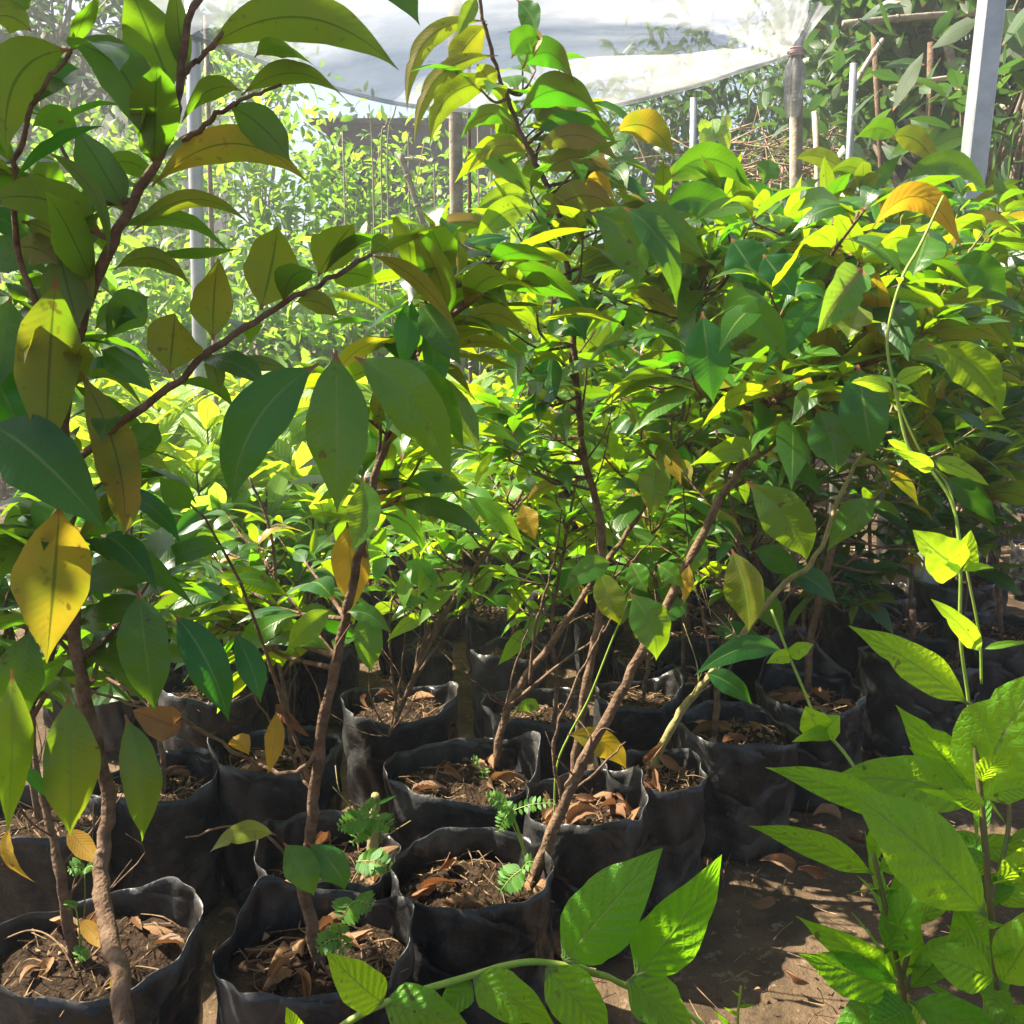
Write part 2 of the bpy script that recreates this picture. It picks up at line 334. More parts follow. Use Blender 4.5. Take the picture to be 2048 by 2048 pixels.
def sheetmat():
    m, t, N, K = newmat('polythene_film')
    nz = noise(t, 1.5, 4, rough=.55); fine = noise(t, 18, 5, rough=.7)
    col = mixc(t, ramp(t, nz, [(.35, 0.), (.7, 1.)]), (.30, .34, .39), (.68, .66, .63))  # bluish and warm blotches put the sky behind into the film colour
    stv = N('Mapping'); stv.inputs['Rotation'].default_value = (0, R(-22), 0); stv.inputs['Scale'].default_value = (1., 1., 9.); tcs = N('TexCoord'); K(tcs.outputs['Object'], stv.inputs['Vector']); stk = noise(t, 2.4, 5, vec=stv.outputs[0], rough=.6)
    col = mixc(t, ramp(t, stk, [(.40, .75), (.62, 0.)]), col, (.17, .18, .20))  # dark streaks paint the shade of folds into the film
    tl = N('BsdfTranslucent'); K(col, tl.inputs[0])
    pb = N('BsdfPrincipled'); K(col, pb.inputs['Base Color']); setin(pb, 'Roughness', .3); setin(pb, 'Specular IOR Level', .6)
    b = N('Bump'); setin(b, 'Strength', .5); setin(b, 'Distance', .03); K(nz, b.inputs['Height']); K(b.outputs[0], pb.inputs['Normal']); K(b.outputs[0], tl.inputs[1])
    mx = N('MixShader'); setin(mx, 0, .62); K(pb.outputs[0], mx.inputs[1]); K(tl.outputs[0], mx.inputs[2])
    tp = N('BsdfTransparent'); setin(tp, 0, (.95, .97, 1, 1))
    m2 = N('MixShader'); K(mathn(t, 'ADD', mathn(t, 'MULTIPLY', fine, -.22), .50), m2.inputs[0]); K(mx.outputs[0], m2.inputs[1]); K(tp.outputs[0], m2.inputs[2])
    out = N('OutputMaterial'); K(m2.outputs[0], out.inputs[0]); return m
M['sheet'] = sheetmat()

# ================================================================ setting
def grid_ground():
    xs = np.concatenate([[-200, -60, -20], np.arange(-8, 8.01, .2), [20, 60, 200]]); xs = np.concatenate([xs[:3], xs[3:-3], xs[-3:]])
    ys = np.concatenate([[-60, -10], np.arange(-1, 12.01, .2), [20, 60, 300]])
    X, Y = np.meshgrid(xs, ys, indexing='ij')
    Z = .012*np.sin(X*3.1+1)*np.cos(Y*2.7)+.008*np.sin(X*7.3)*np.sin(Y*8.1+2); Z -= .01
    V = np.stack([X, Y, Z], -1).reshape(-1, 3); n, k = len(xs), len(ys); i = np.arange(n*k).reshape(n, k)
    Fc = np.stack([i[:-1, :-1], i[1:, :-1], i[1:, 1:], i[:-1, 1:]], -1).reshape(-1, 4)
    o = mesh_obj('ground', V, Fc, M['ground']); tag(o, 'bare brown earth strewn with litter under the plant bags', 'ground', kind='structure')
grid_ground()

# ---------------------------------------------------------------- background trees and thickets
def blob(n, c, r, shell=.45):
    d = nrm(rng.normal(0, 1, (n, 3))); rad = rng.uniform(shell, 1, n)[:, None]**.7
    return np.asarray(c)+d*rad*np.asarray(r)
def cluster_rows(centres, k, spread, L, Wr=.4, droop=.5, yel=0., up=.3):
    rows = []
    for c in centres:
        ax = nrm(rng.normal(0, 1, 3)+UP*.4)
        for i in range(k):
            p = c+rng.normal(0, spread, 3)
            d = nrm(rng.normal(0, .7, 3)+nrm(p-c)*.8+UP*up); l = L*U(.6, 1.2)
            P1 = p+d*l*.5; P2 = P1+nrm(d-UP*droop*U(.3, 1.5))*l*.5
            rows.append(leaf_row(p, P1, P2, nrm(UP+rng.normal(0, .6, 3)), l*Wr, .3, yel*U(0, 1), 0))
    return rows
def tree(name, label, base, crowns, trunk_r, L, mat, barkm, cat='tree', group=None, k=14, limbs=True, Wr=.4, droop=.5, trunk_top=None, yel=0.):
    base = np.array([base[0], base[1], 0.]); rt = root(name, base, label, cat, group)
    mb = MB(); top = np.asarray(trunk_top if trunk_top is not None else np.mean([c[0] for c in crowns], 0), float)
    path = catmull([base-UP*.05, base*.6+top*.4+rng.normal(0, .06, 3), top], 5); tube(mb, path, trunk_r, trunk_r*.45, 8, .08)
    cents = []
    for (c, r, n) in crowns:
        cc = blob(n, c, r); cents.append(cc)
        if limbs:
            for q in cc[::max(1, n//14)]:
                s = path[int(U(.45, 1)*(len(path)-1))]
                tube(mb, catmull([s, (s+q)/2+rng.normal(0, .1, 3)+UP*.08, q], 4), trunk_r*.32, trunk_r*.06, 5, .08)
    mb.build('trunk', barkm, rt)
    rows = []
    for cc in cents: rows += cluster_rows(cc, k, L*1.1, L, Wr, droop, yel)
    build_leaves('crown', rows, mat, rt, nu=4, prof='ell', nv=2)
    return rt
# far backdrop of trees so that the nursery is enclosed
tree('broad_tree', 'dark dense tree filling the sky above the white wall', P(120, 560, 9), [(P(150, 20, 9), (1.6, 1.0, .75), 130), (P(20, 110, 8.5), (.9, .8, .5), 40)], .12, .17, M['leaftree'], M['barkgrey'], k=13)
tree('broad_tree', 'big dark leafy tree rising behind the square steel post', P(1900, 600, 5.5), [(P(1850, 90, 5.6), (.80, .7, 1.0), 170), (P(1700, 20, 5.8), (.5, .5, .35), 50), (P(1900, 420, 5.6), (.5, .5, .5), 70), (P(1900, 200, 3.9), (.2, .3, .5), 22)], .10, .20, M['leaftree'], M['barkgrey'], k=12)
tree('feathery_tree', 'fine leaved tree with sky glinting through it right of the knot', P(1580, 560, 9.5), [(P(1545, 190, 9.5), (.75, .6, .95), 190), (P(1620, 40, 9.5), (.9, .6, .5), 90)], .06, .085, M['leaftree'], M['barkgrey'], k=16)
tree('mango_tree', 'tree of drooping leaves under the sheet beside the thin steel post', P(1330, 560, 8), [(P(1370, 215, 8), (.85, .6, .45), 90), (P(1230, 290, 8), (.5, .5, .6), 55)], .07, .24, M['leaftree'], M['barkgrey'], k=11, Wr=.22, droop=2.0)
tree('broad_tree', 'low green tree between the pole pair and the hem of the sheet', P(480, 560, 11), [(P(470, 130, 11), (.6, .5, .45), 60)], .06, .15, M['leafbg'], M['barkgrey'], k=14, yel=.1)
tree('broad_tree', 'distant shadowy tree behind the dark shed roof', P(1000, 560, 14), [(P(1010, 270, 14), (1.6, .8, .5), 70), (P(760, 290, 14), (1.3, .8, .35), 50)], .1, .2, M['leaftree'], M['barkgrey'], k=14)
for i, (x, y, Y, rx, rz, lab) in enumerate([
        (60, 330, 8, .9, .7, 'tall thicket shrub at the left edge below the dark tree'),
        (250, 330, 7.2, .8, .6, 'sunny thicket shrub between the left edge and the round steel pole'),
        (560, 350, 7, .9, .6, 'loose green thicket shrub right of the round steel pole'),
        (740, 400, 7.4, .8, .6, 'thicket shrub behind the bare trellis sticks'),
        (1040, 420, 8, 1.0, .5, 'thicket shrub showing behind the tall central sapling'),
        (1480, 330, 8.5, .8, .35, 'pale low thicket shrub behind the white stake'),
        (1720, 300, 7.5, .8, .5, 'shrub between the slim steel post and the square steel post'),
        (1900, 560, 4.6, .5, .5, 'shadowed shrub at the right edge behind the saplings')]):
    g = P(x, y, Y); b = np.array([g[0], g[1], 0])
    rt = root('thicket_shrub', b, lab, 'shrub', 'shrubs in the thicket behind the nursery')
    mb = MB(); cc = blob(85, g, (rx, .5, rz), .1); cc = np.concatenate([cc, blob(60, (g[0], g[1], g[2]-rz*1.1), (rx*1.05, .5, rz), .1)])
    for q in cc[::5]:
        a = b+np.array([U(-.3, .3), U(-.2, .2), 0]); tube(mb, catmull([a, (a+q)/2+rng.normal(0, .06, 3), q], 4), .010, .003, 4, .05)
    mb.build('stems', M['twig'], rt)
    far = (i in (0, 1, 2, 3, 4, 5))
    rows = cluster_rows(cc, 11, .11, .12, .40, .7, .12)
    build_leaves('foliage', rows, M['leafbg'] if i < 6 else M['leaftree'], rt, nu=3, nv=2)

tree('shading_tree', 'unseen leafy tree added beyond the left edge to shade the near saplings', (-2.6, .3, 0), [((-1.12, .95, 2.02), (.42, .36, .24), 52), ((-1.5, .5, 2.4), (.5, .4, .25), 24)], .07, .13, M['leaftree'], M['barkgrey'], k=10, trunk_top=(-2.0, .5, 2.3))  # out of view, added so its crown shades the near left leaves
pos = [(-3.9, 6.3), (-3.2, 5.9), (-2.6, 6.4), (-2.0, 5.7), (-1.45, 6.2), (-.95, 5.8), (-.45, 6.3), (.05, 5.9), (.6, 6.3), (1.2, 6.0), (1.9, 6.2), (2.6, 5.9), (3.3, 6.2)]
nmP = ['at the far left edge', 'left of the round steel pole', 'just left of the round steel pole', 'just right of the round steel pole', 'left of the bare trellis sticks', 'in front of the bare trellis sticks', 'behind the weathered wooden pole', 'just right of the weathered wooden pole', 'behind the tall central sapling', 'left of the thin steel post', 'right of the thin steel post', 'behind the slim light post', 'behind the square steel post']
for i, (x, y) in enumerate(pos):
    g = np.array([x, y, .95]); b = np.array([x, y, 0.]); rt = root('flowering_shrub', b, 'waist-high sunlit bushy shrub '+nmP[i]+', beyond the seedling bed', 'shrub', 'sunlit shrubs in a row beyond the bed')
    mb = MB(); hh = U(.62, .85)*(1.15 if x < -1 else .95); cc = blob(120, g, (.62, .5, hh), .1); cc = cc[cc[:, 2] > .1]
    for q in cc[::8]:
        a = b+np.array([U(-.2, .2), U(-.2, .2), 0]); tube(mb, catmull([a, (a+q)/2+rng.normal(0, .05, 3), q], 3), .008, .003, 4, .05)
    mb.build('stems', M['twig'], rt); build_leaves('foliage', cluster_rows(cc, 10, .10, .13, .42, .8, .15), M['leafbg'], rt, nu=3, nv=2)
# lime climber leaf bunch
rt = root('lime_climber', (P(1345, 290, 6)[0], 6, 0), 'bright lime climber bunch catching sun on the thin steel post', 'climber')
mb = MB(); tube(mb, catmull([(P(1320, 400, 6)[0], 6, 0), P(1320, 400, 6), P(1345, 260, 6)], 5), .012, .004, 5); mb.build('stem', M['vinestem'], rt)
rows = []
for (a, b, ww) in [((1345, 240), (1325, 285), 34), ((1350, 235), (1375, 285), 34), ((1340, 270), (1335, 315), 26), ((1335, 245), (1322, 225), 26), ((1360, 225), (1380, 240), 30), ((1345, 225), (1350, 262), 36), ((1330, 300), (1345, 330), 22)]:
    rows.append(hl(a, b, ww, 5.9, face=1, roll=U(-30, 30)))
build_leaves('foliage', rows, M['leafbright'], rt, nu=6, prof='ova')

# white wall building at far left, dark shed
def house(name, label, x0, x1, ytop, Y, depth, wallm, roofm, over=.2, roof_h=.25, cat='building'):
    a = P(x0, ytop, Y); b = P(x1, ytop, Y); z1 = a[2]
    rt = root(name, ((a[0]+b[0])/2, Y, 0), label, cat)
    def bx(x0, x1, y0, y1, z0, z1):
        V = [(x, y, z) for z in (z0, z1) for y in (y0, y1) for x in (x0, x1)]
        return V, [[0, 1, 3, 2][::-1], [4, 5, 7, 6], [0, 1, 5, 4], [1, 3, 7, 5], [3, 2, 6, 7], [2, 0, 4, 6]]
    mb = MB(); mb.add(*bx(a[0], b[0], Y, Y+depth, 0, z1)); mb.build('wall', wallm, rt, False)
    mb = MB(); V = []
    for y, z in ((Y-over, z1+.003), (Y+depth+over, z1+roof_h)):
        for x in (a[0]-over, b[0]+over): V += [(x, y, z), (x, y, z+.06)]
    mb.add(V, [[0, 2, 6, 4], [1, 5, 7, 3], [0, 1, 3, 2], [4, 6, 7, 5], [0, 4, 5, 1], [2, 3, 7, 6]]); mb.build('roof', roofm, rt, False)
    mb = MB(); n = 5
    for i in range(n):
        xx = a[0]+(b[0]-a[0])*(i+.5)/n; wv = (b[0]-a[0])/n*.3; mb.add(*bx(xx-wv, xx+wv, Y-.03, Y-.004, 1.0, min(z1-.25, 2.0)))
    mb.build('window', M['roofd'], rt, False)
house('house', 'cream walled house glimpsed behind the dark tree at upper left', -120, 300, 80, 13, 3, M['wall'], M['wall'])
house('shed', 'low dark roofed shed under the hanging sheet in the distance', 620, 900, 240, 12, 3, M['roofd'], M['roofd'], roof_h=.3)

# ---------------------------------------------------------------- posts
def post(name, label, pts, r, m, square=False, cat='post', group=None, knob=.0, ground=True):
    q = [P(*p) for p in pts]
    if ground:
        a, b = q[-2], q[-1]; d = nrm(b-a); e = b+d*((0.0-b[2])/d[2]-0.) if d[2] < -.3 else b
        q = q[:-1]+[e]
    rt = root(name, q[-1], label, cat, group); mb = MB()
    if square: boxbar(mb, q[0], q[-1], r, r)
    else: tube(mb, catmull(q, 5), r, r*1.05, 10, knob)
    mb.build('shaft', m, rt, not square)
    mb = MB()                                     # tie wire
    p = q[0]*.35+q[-1]*.65 if len(q) == 2 else q[len(q)//2]
    mb2 = []; an = np.linspace(0, 2*np.pi*1.9, 18); rr = r*(1.5 if square else 1.12)
    path = np.array([p+np.array([math.cos(t)*rr, math.sin(t)*rr, .004*t]) for t in an]); tube(mb, path, .0025, .0025, 4); mb.build('tie_wire', M['galv'], rt)
    return rt
post('steel_post', 'square galvanised post leaning at the right edge, the largest post', [(1878, -60, 2.9), (1822, 440, 2.9)], .030, M['galv'], True)
post('steel_pole', 'round grey steel pole standing among the leaves at upper left', [(361, -60, 3.4), (372, 440, 3.4)], .0245, M['galv'])
post('wooden_pole', 'thin dark rod running close beside the round grey steel pole', [(388, 30, 4.0), (396, 330, 4.0)], .010, M['barkgrey'])
post('wooden_pole', 'weathered wooden pole behind the tip of the tall central sapling', [(858, -60, 4.2), (861, 430, 4.2)], .030, M['barkgrey'], knob=.06)
post('wooden_pole', 'thin dark stick just right of the weathered wooden pole', [(884, 20, 4.4), (886, 420, 4.4)], .009, M['bark'])
post('steel_post', 'thin steel post left of the lime climber bunch', [(1309, 185, 5.0), (1306, 400, 5.0)], .018, M['galv'])
post('wooden_pole', 'crooked branch pole holding up the knotted corner of the sheet', [(1506, 90, 3.3), (1504, 200, 3.3), (1503, 400, 3.3)], .016, M['barkgrey'], knob=.1)
post('stake', 'whitish stake standing right of the crooked branch pole', [(1537, 210, 5.0), (1545, 380, 5.0)], .014, M['pale'], group=None)
post('stake', 'short pale stick close behind the crooked branch pole', [(1494, 180, 4.6), (1494, 380, 4.6)], .010, M['pale'])
post('steel_post', 'slim light post with a bamboo brace, in front of the fine leaved tree', [(1611, 120, 4.4), (1597, 420, 4.4)], .016, M['galv'])
post('wooden_pole', 'thin brown sapling trunk between the slim post and the square post', [(1648, 60, 4.8), (1668, 420, 4.8)], .012, M['bark'], knob=.06)
post('wooden_pole', 'dark upright stick just left of the square steel post', [(1756, 80, 4.6), (1748, 420, 4.6)], .014, M['bark'], knob=.06)
def rail(label, a, b, r, m=None, name='bamboo_rail'):
    q = catmull([P(*a), (P(*a)+P(*b))/2+np.array([0, 0, .01]), P(*b)], 5); mb = MB(); tube(mb, q, r, r*.85, 8, .04)
    for i in (3, 7): 
        d = nrm(q[i+1]-q[i]); tube(mb, [q[i], q[i]+d*.012], r*1.22, r*1.22, 8)
    o = mb.build(name, m or M['pale']); tag(o, label, 'rail')
rail('upper horizontal bamboo rail reaching from the slim post past the square post', (1590, 45, 4.7), (1925, 22, 4.7), .015, M['barkgrey'])
rail('lower horizontal pale rail sloping up to the square steel post', (1680, 165, 4.5), (1880, 140, 4.5), .012)
rail('diagonal bamboo brace running up from the slim light post', (1604, 175, 4.42), (1665, 75, 4.6), .012)
rail('grey diagonal stick leaning in the thicket behind the trellis', (755, 290, 5.2), (800, 430, 5.2), .018, M['barkgrey'], 'leaning_stick')
rail('short level stick of the trellis beside the grey leaning stick', (760, 300, 5.3), (815, 308, 5.3), .010, M['pale'], 'trellis_stick')
for i, (x, y0, y1) in enumerate([(700, 215, 400), (722, 230, 420), (742, 200, 430), (820, 305, 430), (775, 250, 410), (648, 250, 420), (905, 200, 380), (930, 220, 390)]):
    a, b = P(x+U(-8, 8), y0, 5.5+U(-.3, .3)), P(x, y1, 5.5); mb = MB(); tube(mb, catmull([a, (a+b)/2+rng.normal(0, .02, 3), np.array([b[0], b[1], 0])], 5), .004, .006, 5, .08)
    o = mb.build('trellis_stick', M['barkgrey']); tag(o, 'bare upright trellis stick in the thicket under the hanging sheet', 'stick', 'bare trellis sticks under the hanging sheet')
# brush pile
mb = MB()
c = P(1490, 305, 6.5)
for i in range(120):
    p = c+rng.normal(0, 1, 3)*np.array([.38, .2, .09]); d = nrm(rng.normal(0, 1, 3)*np.array([1, .5, .25]))*U(.1, .35)
    tube(mb, catmull([p-d, p+rng.normal(0, .03, 3), p+d], 3), .006, .002, 4)
for i in range(10):
    p = c+rng.normal(0, .2, 3)*np.array([1, .5, 0]); tube(mb, [np.array([p[0], p[1], 0]), p], .012, .01, 5)
o = mb.build('brush_pile', M['twig']); tag(o, 'heap of dry brown twigs on a rack beyond the saplings, under the sheet corner', 'brush pile')

def haze():  # haze box added to stand in for milky lens glare
    V = [(x, y, z) for z in (-1.05, 9.0) for y in (-3, 24) for x in (-16, 16)]
    m = bpy.data.materials.new('veil_haze'); m.use_nodes = True; t = m.node_tree; t.nodes.clear()
    pv = t.nodes.new('ShaderNodeVolumePrincipled'); pv.inputs['Color'].default_value = (.93, .96, 1, 1); pv.inputs['Density'].default_value = .009; pv.inputs['Anisotropy'].default_value = .3
    out = t.nodes.new('ShaderNodeOutputMaterial'); t.links.new(pv.outputs[0], out.inputs['Volume'])
    o = mesh_obj('haze', V, [[0, 2, 3, 1], [4, 5, 7, 6], [0, 1, 5, 4], [1, 3, 7, 5], [3, 2, 6, 7], [2, 0, 4, 6]], m, None, False)
    tag(o, 'thin haze volume added to mimic a milky lens veil', 'haze', kind='stuff')
haze()
# ---------------------------------------------------------------- plastic sheet
def sheet():
    nu, nv = 150, 40
    hem = catmull([(250, 40), (420, 92), (600, 158), (780, 200), (950, 212), (1130, 207), (1300, 168), (1420, 128), (1500, 100)], 12)
    top = catmull([(250, -420), (420, -420), (700, -420), (950, -420), (1150, -420), (1320, -400), (1450, -330), (1530, -260), (1600, -200)], 12)
    uu = np.linspace(0, 1, nu+1)
    H = np.stack([np.interp(uu, np.linspace(0, 1, len(hem)), hem[:, k]) for k in (0, 1)], -1)
    T = np.stack([np.interp(uu, np.linspace(0, 1, len(top)), top[:, k]) for k in (0, 1)], -1)
    V = np.zeros((nu+1, nv+1, 3)); kn = P(1500, 100, 3.25)
    for i, u in enumerate(uu):
        for j in range(nv+1):
            s = j/nv
            px = H[i]*(1-s)+T[i]*s; Y = 3.3-.9*s+.10*math.sin(u*7)*(1-s)
            p = P(px[0], px[1], Y)
            # folds fanning out of the tied corner
            dv = p-kn; r = math.hypot(dv[0], dv[2]); th = math.atan2(dv[2], -dv[0]+1e-6)
            amp = .075*min(1, r*2.2)*math.exp(-r*.55)
            p = p+np.array([0, 1, .25])*(amp*(math.sin(th*19+.6*math.sin(r*5))+.6*math.sin(th*37+1))+.02*math.sin(u*31+s*4)*(1-s)**2+.03*math.sin(u*11+s*7))
            if s < .06: p = p+np.array([0, -.03*(1-s/.06), 0])
            V[i, j] = p
    V = V.reshape(-1, 3)
    # side flap of the same film going up right from the knot
    ix = np.arange((nu+1)*(nv+1)).reshape(nu+1, nv+1)
    Fc = np.stack([ix[:-1, :-1], ix[1:, :-1], ix[1:, 1:], ix[:-1, 1:]], -1).reshape(-1, 4).tolist()
    rt = root('plastic_sheet', (0, 3.2, 0), 'milky translucent plastic sheet hanging across the top, tied in a corner knot', 'plastic sheet')
    mesh_obj('film', V, Fc, M['sheet'], rt)
    # hem: a rolled edge
    mb = MB(); tube(mb, V.reshape(nu+1, nv+1, 3)[:, 0]+np.array([0, 0, -.004]), .007, .007, 6); mb.build('hem', M['sheet'], rt)
    # gathered knot and tail
    mb = MB(); nr = 26; sides = 26; Vk = []
    prof = [(-.13, .075), (-.10, .05), (-.06, .03), (-.03, .02), (0, .017), (.02, .025), (.04, .036), (.07, .042), (.10, .036), (.13, .034), (.17, .030), (.20, .022)]
    zz = np.linspace(-.13, .20, nr)
    for z in zz:
        r = .72*np.interp(z, [q[0] for q in prof], [q[1] for q in prof])
        for k in range(sides):
            a = k/sides*2*np.pi; rr = r*(1+.28*math.sin(a*6+z*20)+.1*math.sin(a*11))
            Vk.append(kn+np.array([math.cos(a)*rr+(z < 0)*z*-.3, math.sin(a)*rr-.01, -z+.0]))
    Fk = [[i*sides+k, i*sides+(k+1) % sides, (i+1)*sides+(k+1) % sides, (i+1)*sides+k] for i in range(nr-1) for k in range(sides)]
    mb.add(Vk, Fk); mb.build('knot', M['sheet'], rt)
    mb = MB(); an = np.linspace(0, 2*np.pi*5, 70)
    tube(mb, np.array([kn+np.array([math.cos(t)*(.023+.004*math.sin(t*1.7)), math.sin(t)*.025-.01, .012-.0008*t]) for t in an]), .0035, .0035, 5); mb.build('tie', M['rope'], rt)
sheet()

# ================================================================ grow bags
def soil_litter(parent, c, r, n=70, sunny=.5):
    mb = MB()
    for _ in range(n):
        a = U(0, 6.28); rr = r*math.sqrt(U(0, 1))*.92; p = c+np.array([math.cos(a)*rr, math.sin(a)*rr*.82, U(.002, .014)])
        d = nrm(rng.normal(0, 1, 3)*np.array([1, 1, .25]))*U(.008, .035)
        tube(mb, catmull([p-d, p+rng.normal(0, .006, 3), p+d], 2), U(.0006, .0018), .0006, 3, cap=False)
    for _ in range(n):
        a = U(0, 6.28); rr = r*math.sqrt(U(0, 1))*.92; p = c+np.array([math.cos(a)*rr, math.sin(a)*rr*.82, U(.0, .010)])
        e = rng.normal(0, 1, (3, 3)); e = nrm(e)*U(.003, .009); V = [p+e[0], p+e[1], p+e[2], p-e[0]*.7+UP*.004]
        mb.add(V, [[0, 1, 2], [0, 2, 3], [0, 3, 1], [1, 3, 2]])
    o = mb.build('litter', M['litter'], parent, False); o['kind'] = 'stuff'
def grow_bag(parent, c, r, h=.24, seed=0, flaps=(), depth=.034, lean=(0, 0), sq=.10):
    """c = centre at ground; flaps: (angle deg, width deg, extra height)"""
    g = np.random.default_rng(seed); n = 96
    a = np.arange(n)/n*2*np.pi
    ph = g.uniform(0, 6.28, 8)
    fold = sum(g.uniform(.3, 1)*np.sin(a*k+ph[i]) for i, k in enumerate((2, 3, 4, 5, 7)))/3
    sharp = sum(np.abs(np.sin(a*k*.5+ph[5+i]))*.5 for i, k in enumerate((5, 9)))
    rim = .008*fold+.008*np.sin(a*2+ph[6])+.004*np.abs(np.sin(a*4+ph[7]))
    for (fa, fw, fh) in flaps:
        d = (np.degrees(a)-fa+180) % 360-180; rim = rim+fh*np.exp(-(d/fw)**2*1.2)
    rows_ = 16; V = []
    def ring(zf, off, lip=0.):
        z = zf*(h+rim) if zf > .6 else zf*h
        k = (zf)**2
        crum = .003*np.sin(a*13+zf*9+ph[2])+.003*np.sin(a*6-zf*14+ph[1])
        rad = r*(1-.08*(1-zf)**3)*(1+sq*.5*np.cos(2*(a-ph[3]))*k+.02*fold*k+(.016*sharp+.018*np.maximum(0, 1-np.abs(((np.degrees(a)-np.degrees(ph[0])) % 90)-45)/9.))*k)+crum+off+lip
        ex = .9; x = np.sign(np.cos(a))*np.abs(np.cos(a))**ex*rad; y = np.sign(np.sin(a))*np.abs(np.sin(a))**ex*rad*.82
        return np.stack([c[0]+x+lean[0]*zf, c[1]+y+lean[1]*zf, c[2]+z+np.zeros(n)], -1)
    zs = np.linspace(0, 1, rows_)
    for z in zs: V.append(ring(z, 0, .0))
    inner = np.linspace(1, 1-(depth+.03)/h, 7)
    for z in inner: V.append(ring(z, -.0012, .0))
    m = len(V); V = np.concatenate(V)
    Fc = [[i*n+k, i*n+(k+1) % n, (i+1)*n+(k+1) % n, (i+1)*n+k] for i in range(m-1) for k in range(n)]
    Fc.append(list(range(n))[::-1])
    bag = mesh_obj('grow_bag', V, Fc, M['bag'], parent)
    # soil
    zs_ = c[2]+h-depth; nr = 9; SV = [[c[0]+lean[0], c[1]+lean[1], zs_+.012]]
    for i in range(1, nr+1):
        rr = (r*1.0)*i/nr
        for k in range(48):
            an = k/48*2*np.pi; SV.append([c[0]+lean[0]+math.cos(an)*rr, c[1]+lean[1]+math.sin(an)*rr*.82, zs_+g.normal(0, .0035)+.012*(1-(i/nr)**2)])
    # keep soil inside the bag: last ring follows the bag wall
    wall = ring(1-depth/h, -.004)[::2]
    for k in range(48): SV[1+(nr-1)*48+k] = [wall[k][0], wall[k][1], zs_-.004]
    SF = [[0, 1+k, 1+(k+1) % 48] for k in range(48)]
    SF += [[1+i*48+k, 1+(i+1)*48+k, 1+(i+1)*48+(k+1) % 48, 1+i*48+(k+1) % 48] for i in range(nr-1) for k in range(48)]
    mesh_obj('soil', SV, SF, M['soil'], bag)
    cc = np.array([c[0]+lean[0], c[1]+lean[1], zs_+.004]); soil_litter(bag, cc, r*.9, 60)
    return bag, cc

DRY = []
def dry_leaf_rows(p, L, k=1.0):
    a = U(0, 6.28); d = np.array([math.cos(a), math.sin(a), U(-.1, .3)]); N = nrm(UP*U(-.6, 1)+rng.normal(0, .6, 3))
    lift = UP*L*U(.1, .45)*k
    return leaf_row(p-d*L*.45+UP*.004, p+lift+rng.normal(0, .008, 3), p+d*L*.45+UP*L*U(0, .25), N, L*U(.45, .65), U(.7, 1.4)*(1 if rng.random() < .7 else -1), U(0, .3), .045)
def dry_leaf(label, p, L, group='dry fallen leaves', rows=None):
    rt = build_leaves('dry_leaf', [rows or dry_leaf_rows(np.asarray(p, float), L)], M['leafdry'], None, nu=10, nv=6, prof='ova')
    return tag(rt, label, 'dead leaf', group)

# ---------------------------------------------------------------- potted saplings
BAGS = {}
def plant(label, bagpx, width, h=.24, flaps=(), seed=1, depth=.034, cat='sapling', name='potted_sapling', group='star apple saplings in black grow bags', bag=True):
    rc = G(bagpx[0], bagpx[1], h); dist = np.linalg.norm(rc-CAMP); r = width/F*dist/2*.90
    c = np.array([rc[0], rc[1], 0.]); rt = root(name, c, label, cat, group)
    b, cc = grow_bag(rt, c, r, h, seed, flaps, depth)
    rt['soilz'] = cc.tolist(); return rt, cc, r, rc[1]
def stem(mb, pts, r0, r1, knob=.10, sides=9, k=6):
    r0 *= .82; q = catmull(pts, k)
    q[1:-1] += rng.normal(0, .0012, q[1:-1].shape)
    tube(mb, q, r0, r1, sides, knob); return q
DEN = 1.5
def crown(mb, rows, spine, regions, L=.115, droop=.9, start=.35, step=.029, yel=.05, lo=.4, **k):
    """regions: (cx, cy, rx, ry, Y0, Y1, n) in photo pixels"""
    for (cx, cy, rx, ry, Y0, Y1, n) in regions:
        for _ in range(int(n*DEN+.5)):
            a = U(0, 6.28); q = math.sqrt(U(0, 1)); tip = P(cx+rx*q*math.cos(a), cy+ry*q*math.sin(a), U(Y0, Y1))
            ok = [i for i in range(int(len(spine)*lo), len(spine)) if spine[i][2] < tip[2]-.02]
            if ok:
                ds = [np.linalg.norm(spine[i]-tip) for i in ok]; i = ok[int(np.argsort(ds)[min(len(ok)-1, int(rng.integers(0, 3)))])]
            else: i = int(len(spine)*lo)
            s = spine[i]; mid = (s+tip)/2+np.array([0, 0, -.12*np.linalg.norm(tip-s)])+rng.normal(0, .012, 3)
            path = catmull([s, mid, tip], 6); D = np.linalg.norm(tip-s)
            tube(mb, path, .0028+.004*D, .0013, 6, .12)
            leafy(rows, path, L, start=start if D > .15 else .1, step=step, yel=yel, droop=droop, **k)
def twigs(mb, spine, n, lo=.1, hi=.5, L=.12, r=.0016):
    for _ in range(n):
        i = int(len(spine)*U(lo, hi)); s = spine[i]; d = nrm(np.array([U(-1, 1), U(-.6, .6), U(.5, 1.4)]))*L*U(.5, 1.3)
        m = s+d*.5+rng.normal(0, .008, 3); e = s+d+rng.normal(0, .01, 3)
        tube(mb, catmull([s, m, e], 4), r, r*.45, 4, .2)
        if rng.random() < .7: tube(mb, catmull([m, m+d*.3+rng.normal(0, .015, 3), m+d*.5+rng.normal(0, .02, 3)], 3), r*.7, r*.35, 4, .2)

